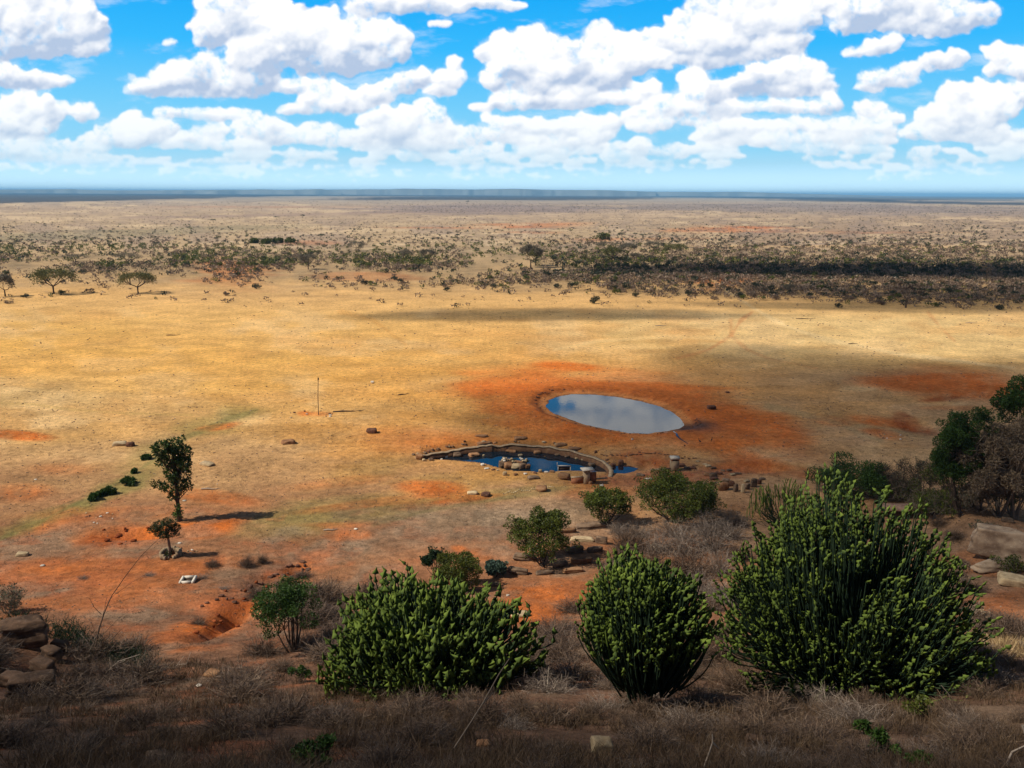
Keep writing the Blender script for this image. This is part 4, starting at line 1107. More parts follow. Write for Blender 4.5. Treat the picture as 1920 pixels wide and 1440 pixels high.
# leafless dry shrubs: a few shapes, each shrub its own object
DRY = [dry_bush_mesh(100 + i, 1.0, .75 + .1 * i, n=260 + 24 * i, w=.015).mesh('dry_shrub', M_TWIG) for i in range(5)]
DRYL = [dry_bush_mesh(200 + i, 1.0, .6 + .2 * i, n=180, w=.013).mesh('pale_dry_shrub', M_TWIGL) for i in range(3)]
def dry(x, y, wpx, hs, label, group, pale=False, var=None, name='dry_shrub'):
    b = hit(x, y); k = mpp(b); R = wpx * k / 2
    L_ = DRYL if pale else DRY
    o = bpy.data.objects.new(name, L_[(int(x) + int(y)) % len(L_) if var is None else var]); o.location = b - [0, 0, .05 * R]
    o.rotation_euler = (0, 0, rng.uniform(0, 6.28)); o.scale = (R, R, R * hs); link(o, label=label, cat='shrub', group=group)
for (x, y, w, h, lb) in [(398,1062,48,1.0,'dark spiky dry shrub right of the small stone planter'),(462,1062,46,1.0,'dry grey shrub beside its twin on the red slope'),(492,1056,34,1.2,'slender dry shrub tight against its wider twin'),
        (690,1120,110,.9,'wide grey leafless bush behind the winged euphorbia crown'),(640,1155,70,.9,'low grey leafless bush between green tree and winged euphorbia'),
        (478,1120,60,.7,'grey dead bush on the rim of the red gully'),(372,1170,56,.6,'grey dead bush at the foot of the red gully'),(532,1100,70,.5,'flat grey dead bush above the red gully'),(566,1082,60,.5,'low dead bush where the gully begins'),
        (280,1080,40,.5,'pale dead tuft beside the white concrete frame'),(378,1085,40,.6,'pale dead tuft touching the concrete frame'),(155,1085,34,.5,'pale dead tuft alone on red soil'),(420,1105,40,.4,'low pale tuft below the concrete frame')]:
    dry(x, y, w, h, lb, 'dry shrubs scattered on the red slope', pale='pale' in lb)
for (x0, x1, y, w) in [(620, 1010, 1345, 85), (1110, 1320, 1335, 75), (1380, 1840, 1345, 90)]:
    for q in range(int((x1 - x0) / 26)):
        dry(x0 + 26 * q + rng.normal(0, 8), y + rng.normal(0, 14), w * rng.uniform(.7, 1.3), rng.uniform(.6, 1.0), 'dead twiggy scrub growing up against a euphorbia foot', 'dead scrub round the feet of the euphorbias', pale=q % 6 == 0)
i = 0
for (x, y, w) in [(1180,1030,90),(1230,1035,100),(1280,1040,110),(1330,1030,100),(1370,1010,80),(1170,1060,90),(1220,1075,100),(1290,1080,110),(1345,1075,90),(1200,1005,70),(1260,1005,90),(1320,1000,90),(1385,1050,70),(1150,1075,60),(1240,1105,80),(1310,1110,80),(1160,1000,60),(1380,985,60)]:
    dry(x, y, w * 1.25, 1.15, 'tangled grey brown leafless bush in the thicket below the olive bushes', 'leafless thicket below the olive bushes', pale=(x + y) % 20 < 10)
for q in range(190):
    # near slope: dead brambles under and between the euphorbias
    x = rng.uniform(-40, 1960); y = rng.uniform(1215, 1500) if q < 160 else rng.uniform(1120, 1240)
    if q >= 160: x = rng.choice([rng.uniform(1000, 1090), rng.uniform(1320, 1400), rng.uniform(560, 640), rng.uniform(1780, 1920)])
    dry(x, y, rng.uniform(80, 190), rng.uniform(.4, .8), 'dark brown dead bramble on the shaded near slope', 'dead brambles on the near slope', pale=(x > 1100 and rng.random() < .35) or (x > 900 and rng.random() < .2))
for (x, y, w, lb) in [(1790,1010,70,'dead grey bush between the largest euphorbia and the flat boulder'),(1760,985,60,'dead grey bush below the slatted shelter'),(1800,1060,60,'dead grey bush beside the flat boulder base'),(1830,1110,70,'brown dead bush under the flat boulder'),(1810,955,60,'dark dead bush beneath the narrow green tree'),(1840,965,70,'dark dead bush beneath the rust leaved tree')]:
    dry(x, y, w, .8, lb, 'dead bushes round the flat boulder')
for (x, y, w, h, lb) in [(1070,1180,70,1.0,'thin grey shrub at the edge of the small euphorbia'),(1380,1140,50,1.1,'thin brown shrub between two euphorbias'),(1350,1000,70,1.1,'straw coloured dead shrub above the largest euphorbia arms')]:
    dry(x, y, w, h, lb, 'thin shrubs between the euphorbias', pale=True)

# low spiny dark green thicket on the rim by the ledge
def spiny(x0, y0, x1, y1, n, label, seed):
    b = hit((x0 + x1) / 2, (y0 + y1) / 2); e = empty('spiny_shrub', b, label=label, cat='shrub'); mb = MB(); sm = MB()
    for i in range(n):
        t = rng.random(); q = hit(x0 + (x1 - x0) * t + rng.normal(0, 8), y0 + (y1 - y0) * t + rng.normal(0, 9)) if i < 60 else None
        if q is None: q = pts[rng.integers(len(pts))] + rng.normal(0, .22, 3) * [1, 1, .2]
        else:
            if i == 0: pts = []
            pts.append(q)
        d = unit(np.array([rng.normal(.15, .5), rng.normal(0, .5), rng.uniform(.5, 1)])); L = rng.uniform(.25, .75)
        P = np.array([q - b, q - b + d * L * .5 + rng.normal(0, .04, 3), q - b + d * L])
        tube(mb, P, [.018, .012, .006], 3, rng.random() * .7)
        k = 7; PP = np.repeat(P[1:2], k, 0) + d * rng.uniform(-.4, .5, (k, 1)) * L
        leaves(mb, PP, .075, .03, rng.random(k), out=np.array([0, 0, .2]))
    mb.obj('foliage', M_DARKL, parent=e)
spiny(105, 1182, 180, 1225, 700, 'dark green spiny shrub on the ledge rim under the bare sapling', 1)
spiny(175, 1225, 268, 1250, 650, 'dark tangled spiny shrub at the lower end of the ledge rim', 2)
spiny(-5, 1168, 90, 1172, 420, 'thin dark fringe of spiny plants on top of the ledge', 3)
bush('green_tuft', 592, 1412, 90, 60, 592, 1440, M_GREEN, M_BARKD, 'green leafy tuft among dead brambles at the near slope bottom', n=900, leaf=.09, k=9, stems=4, seed=50)
for j, (x, y, s, lb) in enumerate([(1660,1395,60,'small euphorbia sprout low beneath the largest euphorbia'),(1730,1330,56,'bright green sprout under the largest euphorbia arms'),(1725,1425,40,'tiny green sprout near the slope bottom'),(560,1265,40,'small euphorbia sprout beside the winged euphorbia'),(1620,1365,30,'single pale sprout beneath the largest euphorbia trunk')]):
    bush('green_sprout', x, y, s, s * .8, x, y + s * .4, M_YG if j == 1 else M_GREEN, M_BARKD, lb, cat='sprout', n=420, leaf=.10, k=6, stems=3, seed=60 + j)
# ------------------------------------------------------------------ stones, masonry and small things round the water
M_CLOD = stone_mat('red_earth_clod', (.16, .04, .012), (.27, .07, .02), (.34, .12, .05), 2.0)
R_ = [ # x, foot y, width, height, material, label
 (697,813,27,15,M_ROCKD,'dark faced square boulder alone on yellow ground'),
 (537,833,32,13,M_ROCK,'low broken brown rock on the yellow plain'),
 (222,836,38,13,M_ROCKP,'low pale stone block worn into the ground beside a dark cube'),
 (243,838,20,15,M_ROCKD,'dark cube shaped stone at the end of the pale block'),
 (385,873,38,9,M_ROCKP,'long pale stone lying beyond the lone tree'),
 (38,1044,28,14,M_ROCKP,'small pile like layered pale stone on green tinted ground'),
 (1335,768,20,12,M_ROCKD,'dark red rock on the earth bank past the waterhole'),
 (1364,737,9,5,M_ROCKD,'little dark stone on the bank above the waterhole'),
 (885,928,24,11,M_ROCKP,'pale cracked rock near its dark neighbour below the pool'),
 (910,931,22,14,M_ROCKD,'dark broken rock near its pale neighbour below the pool'),
 (903,820,28,8,M_ROCK,'flat red slab farthest behind the pool wall'),
 (907,835,38,9,M_ROCK,'long red slab lying against the pool wall'),
 (976,824,30,8,M_ROCK,'broken red slab behind the middle of the pool wall'),
 (1053,837,28,11,M_ROCK,'wedge shaped red rock behind the pool wall'),
 (1078,846,34,13,M_ROCK,'large tilted red slab sunk behind the pool wall'),
 (1117,850,7,8,M_ROCKD,'small upright dark stone behind the wall bend'),
 (871,829,6,5,M_ROCKD,'small round red stone left of the long slab'),
 (803,848,9,6,M_ROCKD,'small dark stone just outside the wall end'),
 (786,862,19,17,M_ROCK,'blocky orange brown rock at the tip of the pool'),
 (1016,922,30,18,M_ROCK,'pointed earthy rock on the grass below the pool'),
 (1058,900,28,20,M_ROCK,'big tilted brown boulder at the near shore of the pool'),
 (1000,899,30,11,M_ROCKG,'wide low rock on the near shore of the pool'),
 (1004,897,9,6,M_ROCKD,'small dark rock next to the wide low one'),
 (947,892,10,12,M_ROCKP,'pointed pale stone on the near shore of the pool'),
 (1107,908,12,11,M_ROCK,'rounded brown rock leaning on the slab topped pillar'),
 (1128,912,12,5,M_WHITE,'flat white stone on red ground near the slab topped pillar'),
 (1201,893,20,8,M_ROCKG,'flat grey rock on red ground between the pillars'),
 (1216,900,18,6,M_WHITE,'flat pinkish white slab on red ground'),
 (1247,884,18,7,M_ROCKP,'flat pale rock at the foot of the tall pillar'),
 (1164,874,13,16,M_ROCKD,'dark upright rock standing by the puddle'),
 (1150,876,12,12,M_ROCKD,'dark leaning rock between wall end and puddle'),
 (975,1158,38,17,M_ROCKP,'yellow oblong stone on bare red soil'),
 (952,1118,8,5,M_WHITE,'little white stone on bare red soil'),
 (1128,1020,34,22,M_ROCKG,'grey slab end poking out above the thicket'),
 (1062,1000,44,14,M_ROCK,'tan slab just behind the round bush crown'),
 (1020,1078,44,14,M_ROCKG,'low slab in front of the round bush stems'),
 (1075,1075,50,16,M_ROCK,'cracked tan slab at the foot of the outcrop'),
 (983,1052,60,20,M_ROCKG,'upper flat slab under the round bush stems'),
 (972,1078,52,20,M_ROCKG,'lower flat slab below the round bush'),
 (1050,1064,44,18,M_ROCKG,'slab under the round bush beside the stacked slabs'),
 (1090,1058,58,20,M_ROCK,'broad tan slab lowest in the stacked outcrop'),
 (1078,1038,50,22,M_ROCKG,'thick brown slab midway in the stacked outcrop'),
 (1115,1036,40,18,M_ROCKG,'short slab at the shaded end of the outcrop'),
 (1092,1016,52,13,M_ROCKP,'thin pale slab second from the top of the outcrop'),
 (1108,992,74,9,M_ROCKG,'long flat top slab of the outcrop'),
 (925,1100,34,12,M_ROCKG,'half buried rock below the spiky succulent'),
 (1130,1424,52,60,M_ROCKP,'large pale upright boulder among dry grass'),
 (18,1195,80,44,M_LEDGE,'earthy block at the picture edge on top of the ledge'),
 (112,1225,46,36,M_LEDGE,'squat earthy block between ledge and spiny shrub'),
 (78,1268,70,46,M_LEDGE,'cracked earthy block in the middle of the ledge'),
 (18,1290,70,44,M_LEDGE,'earthy block low at the picture edge of the ledge'),
 (40,1215,110,80,M_LEDGE,'broad earth topped rock ledge on the dark rim'),
 (92,1240,54,40,M_LEDGE,'cracked rock block at the end of the ledge'),
 (55,1310,105,64,M_LEDGE,'big rounded pale rock below the ledge'),
 (103,1302,34,22,M_ROCK,'orange wedge shaped rock beside the big rounded rock'),
 (62,1345,60,26,M_LEDGE,'dark low rock beneath the big rounded rock'),
 (395,1270,44,20,M_ROCK,'half hidden brown rock in the brambles'),
 (287,1428,56,24,M_ROCKG,'flat rock low among dead brambles'),
 (1882,1050,150,88,M_ROCKB,'huge smooth flat topped boulder beneath the rust leaved tree'),
 (1868,1072,90,34,M_ROCKB,'undercut rock under the huge flat topped boulder'),
 (1908,1100,64,34,M_ROCKP,'orange rock below the huge boulder'),
 (1420,1395,46,24,M_LEDGE,'dark flat rock half sunk in brambles under the largest euphorbia'),
 (700,1425,52,26,M_LEDGE,'low dark rock among brambles below the winged euphorbia'),
 (905,1400,34,18,M_ROCK,'reddish rock among brambles below the winged euphorbia'),
 (1010,1330,30,14,M_ROCKG,'grey rock between the winged and the small euphorbia'),
 (1760,1400,60,26,M_LEDGE,'wide dark rock at the slope bottom near the sprouts'),
 (180,1390,44,22,M_LEDGE,'dark rock in the brambles below the ledge'),
 (1893,980,30,14,M_ROCKG,'small block resting on the far side of the huge boulder'),
]
for k, (x, y, w, h, m_, lb) in enumerate(R_):
    big = w > 45
    rock(x, y, w, h, m_, lb, level=5 if w > 90 else 4 if big else 3, rough=.10 if big else .07, flat=.05 if (big and m_ is not M_ROCKP) else 0, deep=.5 if m_ is M_LEDGE else .36 if (w >= 34 and 980 < y < 1090) else .55 if h / w < .4 else .8, seed=k * 31 + 5)
# stones lying in and round the pool
for k, (x, y, w, h, m_, z, lb) in enumerate([
 (799,858,11,8,M_ROCK,0,'first brown block in the heap at the pool tip'),(808,864,12,8,M_ROCKG,0,'grey block lowest in the heap at the pool tip'),(812,855,10,6,M_ROCK,0,'brown block against the wall in the heap'),(797,851,9,6,M_ROCKG,0,'grey chip against the wall end'),(818,861,9,10,M_ROCKG,0,'slanting grey slab in the heap at the pool tip'),(795,865,8,7,M_ROCKP,0,'pale chip at the outer edge of the heap'),
 (824,856,9,5,M_WHITE,1,'white stone nearest the heap in shallow water'),(833,851,7,4,M_WHITE,1,'white stone near the straight wall'),(837,858,8,4,M_WHITE,1,'flat white stone in shallow water'),(868,848,7,3,M_WHITE,1,'bright white stone under the wall'),(828,862,6,3,M_WHITE,1,'white chip at the grassy shore'),
 (841,854,13,9,M_ROCK,1,'reddish block in the water by the dark boulder'),(857,857,21,13,M_ROCKG,1,'dark faced boulder standing in the pool'),(888,857,27,11,M_ROCK,1,'flat triangular rock lying in the pool'),(907,856,5,5,M_ROCKP,1,'tiny pale rock in open water'),
 (958,848,32,6,M_ROCK,1,'long brown plate of rock floating level with the water'),(937,845,14,2.5,M_ROCKG,1,'thin dark plate under the wall'),(976,855,12,5,M_ROCKP,1,'pale rock on the far side of the island'),(1008,851,19,9,M_ROCK,1,'square brown slab leaning off the wall into the pool'),(1022,857,6,3,M_ROCKG,1,'small flat grey rock in blue water'),(1046,854,15,5,M_ROCKG,1,'flat grey rock near the far wall'),(1068,857,22,4,M_ROCKG,1,'long grey rock near the far wall'),(1081,861,7,4,M_ROCKP,1,'pale pebble beside the long grey rock'),(1093,863,8,5,M_ROCKP,1,'round pale rock by the curved wall'),(1110,875,17,9,M_ROCKG,1,'large grey rock in the near corner of the pool'),
 (1088,883,22,8,M_ROCK,0,'orange rock on the muddy shore'),(1120,884,14,5,M_ROCKD,0,'dark flat rock on the muddy shore'),
 (905,874,9,8,M_WHITE,0,'white topped stone on the grassy bend of the shore'),(913,880,12,5,M_WHITE,0,'white flat stone at the shore'),(925,882,9,5,M_ROCKD,0,'dark stone at the shore'),(933,883,6,4,M_ROCKP,0,'pale chip at the shore'),
 (985,890,9,5,M_WHITE,0,'white stone on the stony shore below the island'),(1013,886,10,9,M_ROCKP,0,'pale pointed stone on the near shore beyond the island'),(1003,888,9,5,M_ROCKD,0,'dark stone beside the pale pointed one'),(1024,886,10,4,M_WHITE,0,'flat white stone between shore rocks'),(1035,886,12,6,M_ROCK,0,'brown stone next to the big tilted boulder'),(967,892,10,7,M_ROCK,0,'red stone below the island'),(1142,889,7,5,M_ROCKD,0,'dark stone at the near wall end')]):
    b = hit(x, y) if not z else np.array([*plane_pt(float(x), float(y), ZW_SMALL), ZW_SMALL])
    rock(x, y, w, h * (1.25 if z else 1), m_, lb, seed=500 + k * 7, level=3, base=b, sink=.25 if z else .15, deep=.5 if h / w < .4 else .8, cat='stone', name='stone', group='stones in and round the walled pool')
# stone island with green plants
isl = np.array([*plane_pt(965., 878., ZW_SMALL), ZW_SMALL]); ki = mpp(isl)
for k, (dx, dy, w, h) in enumerate([(-22,-2,22,16),(-12,2,22,15),(2,4,26,12),(14,3,20,12),(24,2,14,8),(-20,-12,16,10),(-8,-12,18,9),(8,-8,24,9),(18,-12,14,6),(-26,2,9,5)]):
    p = isl + np.array([dx * ki, -dy * ki * 1.2, .1 + max(0, -dy) * ki * .35])
    rock(0, 0, w, h + 4, (M_ROCKG, M_ROCK, M_ROCKP)[k % 3], 'rough brown boulder of the stone island in the pool', seed=900 + k, base=p, sink=.3, cat='stone', name='stone', group='boulders heaped as an island in the pool')
for k in range(13):
    p = isl + np.array([(-24 + 46 * rng.random()) * ki, (4 + 8 * rng.random()) * ki, rng.uniform(.55, .95)])
    rock(0, 0, 6.5, 5, M_WHITE if k % 2 else M_ROCKP, 'white rounded stone on top of the island', seed=950 + k, base=p, sink=.1, level=2, cat='stone', name='stone', group='white stones on top of the island')
bush('green_plant', 972, 874, 50, 16, 972, 882, M_GREEN, M_BARKD, 'green plants growing over the stone island in the pool', cat='plant', n=1600, leaf=.16, k=9, stems=3, seed=70)
# rockery between the tall pillar and the slim euphorbia
for k, (x, y, w, h, m_) in enumerate([(1278,876,18,12,M_ROCKD),(1288,880,14,8,M_ROCKG),(1298,880,16,9,M_ROCKD),(1303,874,12,5,M_ROCK),(1308,866,10,4,M_ROCKP),(1322,872,10,5,M_ROCKP),(1328,876,12,7,M_ROCKP),(1338,880,12,9,M_ROCKG),(1326,892,14,10,M_ROCK),(1337,894,16,12,M_ROCKG),(1348,890,16,10,M_ROCKD),(1340,900,18,9,M_ROCKD),
        (1356,884,10,6,M_ROCKG),(1368,884,12,8,M_ROCKG),(1374,892,14,8,M_ROCKP),(1384,890,14,7,M_ROCKG),(1362,905,16,12,M_ROCKG),(1357,920,24,26,M_ROCK),(1372,912,12,18,M_ROCKD),(1380,922,12,24,M_ROCKG),(1393,924,9,26,M_ROCKP),(1401,905,14,9,M_ROCKP),(1402,918,10,20,M_ROCKG),(1413,914,12,28,M_ROCKG),(1424,908,10,16,M_ROCKD),(1345,912,20,14,M_ROCKG),(1430,900,14,8,M_ROCKG)]):
    rock(x, y, w * 1.15, h * .9, m_, ('upright grey brown slab standing in the rockery' if h > w * 1.2 else 'rough brown stone in the long rockery line'), seed=1200 + k, level=3, deep=.6, cat='stone', name='stone', group='upright slabs of the rockery' if h > w * 1.2 else 'tumbled stones of the rockery')
for k in range(34):   # line of small stones edging the earth bank above the puddle
    t = k / 33; x = 1128 + 178 * t + rng.normal(0, 2); y = 853 + 7 * math.sin(t * 9) * .3 + (0 if t < .6 else (t - .6) * 14) + rng.normal(0, 1)
    rock(x, y, rng.uniform(4, 8), rng.uniform(2.5, 4), M_ROCKD if k % 3 else M_ROCK, 'small dark stone in the line edging the red bank', seed=1300 + k, level=2, cat='stone', name='stone', group='small stones edging the red bank')
for k in range(26):   # row of small pale stones below the pool
    t = k / 25; x = 944 + 95 * t; y = 926 - 14 * t + rng.normal(0, 1.2)
    rock(x, y, rng.uniform(3, 6), 3, M_ROCKP, 'small pale stone in the row along the green groove', seed=1400 + k, level=2, cat='stone', name='stone', group='row of pale stones along the green groove')
for k in range(54):   # clods and small rocks broken off the gully edges
    gx, gy = [(430, 1130), (470, 1110), (520, 1085), (395, 1165), (555, 1066), (225, 1002)][k % 6]
    rock(gx + rng.normal(0, 22), gy + rng.normal(0, 8), rng.uniform(6, 16), rng.uniform(4, 10), (M_ROCKD, M_CLOD)[k % 2], 'dark red clod of earth broken off the gully edge', seed=2100 + k, level=2, cat='earth clod', name='earth_clod', group='earth clods in the red gullies')
for k in range(40):   # rubble along the pool wall
    t = rng.uniform(0, len(WALL_PX) - 2.01); i = int(t); q0 = np.array(WALL_PX[i], float); q1 = np.array(WALL_PX[i + 1], float); q = q0 + (q1 - q0) * (t - i)
    inside = k % 3 == 0
    z0_ = np.array([*plane_pt(q[0] + rng.normal(0, 3), q[1] + 9., ZW_SMALL), ZW_SMALL]) if inside else hit(q[0] + rng.normal(0, 3), q[1] - rng.uniform(2, 5))
    rock(0, 0, rng.uniform(4, 12), rng.uniform(3, 6), (M_ROCK, M_ROCKD, M_ROCKG, M_ROCKP)[k % 4], 'loose rubble stone lying ' + ('in the water under' if inside else 'on the earth behind') + ' the pool wall', seed=1600 + k, base=z0_, level=2, cat='stone', name='stone', group='rubble ' + ('in the water under' if inside else 'on the earth behind') + ' the pool wall')
for k in range(46):   # mud clods round the waterhole rim
    a = rng.uniform(-.9, 3.4) ; c = POND.mean(0); dd = POND - c; i = int((a + 10) / (2 * PI) * len(POND)) % len(POND)
    q = POND[i] + (POND[(i + 1) % len(POND)] - POND[i]) * rng.random(); q = q + unit(q - c) * rng.uniform(1.9, 2.7)
    b = np.array([*q, float(height(np.array([q[0]]), np.array([q[1]]))[0])])
    rock(0, 0, rng.uniform(3, 7), 3, M_ROCKD, 'dark clod of trampled mud on the waterhole rim', seed=1500 + k, base=b, level=2, cat='mud clod', name='mud_clod', group='mud clods round the waterhole rim')

# curved wall of the pool
def pool_wall():
    P = plane_pt(*np.array(WALL_PX, float).T, .12); n = 90
    s = np.concatenate([[0], np.cumsum(np.linalg.norm(np.diff(P, axis=0), axis=1))]); t = np.linspace(0, s[-1], n)
    from_ = np.stack([np.interp(t, s, P[:, 0]), np.interp(t, s, P[:, 1])], -1)
    k = np.ones(7) / 7; C_ = np.stack([np.convolve(np.pad(from_[:, i], 3, mode='edge'), k, 'valid') for i in range(2)], -1)
    d = unit(np.gradient(C_, axis=0)); nn = np.stack([-d[:, 1], d[:, 0]], -1)
    top = .02 + .20 * fbm(t, t * 0, 1.3, 4) - .18 * sstep(t, 12, 0) * (vnoise(t * .7, t * 0) > .35)
    th = .19 + .07 * fbm(t, t * 0 + 5, .9, 3)
    e = empty('pool_wall', (C_[45, 0], C_[45, 1], 0), label='curved low concrete wall holding the back of the pool', cat='wall')
    o0 = np.array([C_[45, 0], C_[45, 1], 0])
    def sweep(w, z0, z1, name, m_):
        w = np.broadcast_to(w, (n,)); z0 = np.broadcast_to(z0, (n,)); z1 = np.broadcast_to(z1, (n,))
        a = np.concatenate([C_ + nn * w[:, None], z0[:, None]], 1); b = np.concatenate([C_ + nn * w[:, None], z1[:, None]], 1)
        c = np.concatenate([C_ - nn * w[:, None], z1[:, None]], 1); dd = np.concatenate([C_ - nn * w[:, None], z0[:, None]], 1)
        V = np.stack([a, b, c, dd], 1).reshape(-1, 3) - o0; i = np.arange(n - 1)[:, None] * 4; j = np.arange(4)[None]
        Q = np.stack([i + j, i + 4 + j, i + 4 + (j + 1) % 4, i + (j + 1) % 4], -1).reshape(-1, 4)
        mb = MB(); mb.add(V, np.concatenate([Q, [[0, 1, 2, 3], [4 * n - 1, 4 * n - 2, 4 * n - 3, 4 * n - 4]]])); mb.obj(name, m_, parent=e)
    sweep(th, -1.6, top - .10, 'wall_face', M_CONC); sweep(th + .05, top - .10, top, 'coping', M_MASON)
pool_wall()

def pillar_small():
    b = hit(1099, 906); k = mpp(b)
    e = empty('stone_pillar', b, label='short pillar with a wide pale slab on top and low walls beside it', cat='pillar')
    mb = MB(); boxm(mb, (0, 0, .55), (11 * k, 11 * k, 1.9), rz=.2, jit=.02); mb.obj('shaft', M_MASON, parent=e)
    mb = MB(); boxm(mb, (.1, .05, 1.56), (23 * k, 17 * k, .13), rz=.25, jit=.02); mb.obj('cap_slab', M_WHITE, parent=e)
    mb = MB(); boxm(mb, (-17 * k, -.1, .25), (22 * k, .28, .9), rz=.22, jit=.02); mb.obj('low_wall', M_ROCKD2, parent=e)
    mb = MB(); boxm(mb, (-17 * k, -.1, .73), (24 * k, .36, .07), rz=.22, jit=.01); mb.obj('wall_coping', M_MASON, parent=e)
    mb = MB(); boxm(mb, (26 * k, .7, .28), (32 * k, .25, .10), rz=.28, jit=.01); mb.obj('beam', M_MASON, parent=e)
    mb = MB(); boxm(mb, (13 * k, .5, .5), (12 * k, .3, 1.1), rz=.2, jit=.02); mb.obj('back_wall', M_ROCKD2, parent=e)
M_ROCKD2 = stone_mat('red_plaster', (.20, .075, .035), (.30, .13, .07), (.36, .2, .12), 2.4, bump=.1)
pillar_small()
def pillar_tall():
    b = hit(1264, 882); k = mpp(b)
    e = empty('stone_pillar', b, label='tall pale masonry pillar with a white cap above the rockery', cat='pillar')
    mb = MB(); boxm(mb, (0, 0, .45), (15 * k, 13 * k, 1.5), jit=.015); mb.obj('shaft', M_MASON, parent=e)
    mb = MB()
    for s in (-1, 1): boxm(mb, (s * 6 * k, 0, 1.29), (2.5 * k, 12 * k, .18))
    mb.obj('vent', M_ROCKD2, parent=e)
    mb = MB(); boxm(mb, (0, 0, 1.30), (9 * k, 8 * k, .20)); mb.obj('dark_gap', M_BARKD, parent=e)
    mb = MB(); boxm(mb, (0, 0, 1.50), (17 * k, 14 * k, .22), jit=.02); mb.obj('cap', M_WHITE, parent=e)
    mb = MB(); boxm(mb, (-27 * k, -.5, .30), (40 * k, .22, .14), rz=.24, jit=.01); mb.obj('beam', M_MASON, parent=e)
pillar_tall()
def pump_frame():
    q = plane_pt(1058., 883., ZW_SMALL); b = np.array([q[0], q[1], ZW_SMALL]); k = mpp(b)
    e = empty('water_gauge_frame', b, label='small pale rectangular frame with dark panel standing in pool water', cat='frame')
    mb = MB(); w = 23 * k; h = .62
    for s in (-1, 1): boxm(mb, (s * w / 2, 0, h / 2 - .25), (.09, .09, h + .5))
    boxm(mb, (0, 0, h), (w + .12, .12, .09)); boxm(mb, (-w / 2 - .12, 0, h + .15), (.06, .06, .5)); mb.obj('rail', M_WHITE, parent=e)
    mb = MB(); boxm(mb, (0, .02, h * .48), (w - .1, .05, h * .7)); mb.obj('panel', M_BARKD, parent=e)
pump_frame()
def concrete_frame():
    b = hit(351, 1092); k = mpp(b)
    e = empty('concrete_frame', b + [0, .2, .03], rz=.12, label='empty white rectangular concrete frame lying on the red slope', cat='frame')
    mb = MB(); w, d, t = 27 * k, 1.05, .17
    for s in (-1, 1):
        boxm(mb, (s * (w / 2 - t / 2), 0, .08), (t, d, .2)); boxm(mb, (0, s * (d / 2 - t / 2), .083), (w - 2 * t - .006, t, .2))
    mb.obj('rim', M_WHITE, parent=e)
    mb = MB(); boxm(mb, (0, 0, -.03), (w - 2 * t, d - 2 * t, .04)); mb.obj('dark_pit', M_BARKD, parent=e)
concrete_frame()
def pole():
    b = hit(597, 778); k = mpp(b)
    e = empty('leaning_pole', b, label='thin tall dark pole leaning alone on the yellow plain', cat='pole')
    h = 71 * k; mb = MB(); tube(mb, np.array([[0, 0, -.3], [.06, 0, h * .5], [3 * k, 0, h]]), [.055, .05, .045], 7, .3, cap=True); mb.obj('shaft', M_BARKD, parent=e)
    mb = MB(); boxm(mb, (3 * k, 0, h - .1), (.16, .14, .30)); mb.obj('top_block', M_BARKD, parent=e)
pole()
def shelter():
    b = hit(1725, 972); k = mpp(b)
    e = empty('slatted_shelter', b, label='low brown roofed shelter with a row of stakes behind the largest euphorbia', cat='shelter')
    mb = MB(); boxm(mb, (0, .8, .75), (130 * k, 1.3, .16), tilt=(.10, 0), jit=.01); mb.obj('roof', M_CONC2, parent=e)
    for i in range(15):
        mb = MB(); boxm(mb, ((-10 + 5 * i) * k, .0, .35), (.10, .08, .7), tilt=(0, .35)); mb.obj('stake', M_BARK, parent=e)
    mb = MB(); boxm(mb, (0, .5, .3), (124 * k, .1, .7)); mb.obj('back_wall', M_BARKD, parent=e)
M_CONC2 = stone_mat('brown_roof', (.13, .08, .06), (.22, .14, .10), (.28, .19, .14), 2.0, bump=.15)
shelter()

# birds
def bird_mesh():
    mb = MB()
    v, t = ICO[3]; p = v.copy()
    p = p * [.085, .19, .10]; p[:, 2] += .06 * (v[:, 1] > 0) * v[:, 1]; p[:, 0] *= 1 - .45 * np.clip(-v[:, 1], 0, 1)
    p[:, 2] += .36; mb.add(p, tris=t, tint=.2)
    tube(mb, np.array([[0, .14, .42], [0, .20, .52], [0, .21, .62], [0, .23, .67]]), [.05, .032, .028, .032], 7, .2)
    mb.add(v * [.034, .045, .036] + [0, .25, .685], tris=t, tint=.25)
    tube(mb, np.array([[0, .28, .685], [0, .36, .665], [0, .42, .64]]), [.014, .010, .003], 5, .8)
    tube(mb, np.array([[0, -.17, .35], [0, -.27, .30]]), [.035, .015], 5, .15, cap=True)
    return mb
def leg_mesh(s):
    mb = MB(); tube(mb, np.array([[s * .035, .02, .30], [s * .037, -.01, .16], [s * .037, .01, 0]]), [.014, .009, .009], 5, .4)
    for a in (-.5, 0, .5): tube(mb, np.array([[s * .037, .01, .006], [s * .037 + math.sin(a) * .06, .01 + math.cos(a) * .07, .004]]), [.007, .004], 4, .4)
    return mb
M_BIRD = foliage_mat('dark_feathers', (.006, .006, .008), (.05, .045, .045), (.2, .18, .15), transl=0)
bm0 = bird_mesh().mesh('body', M_BIRD, True); lm0 = [leg_mesh(s).mesh('leg', M_BIRD) for s in (-1, 1)]
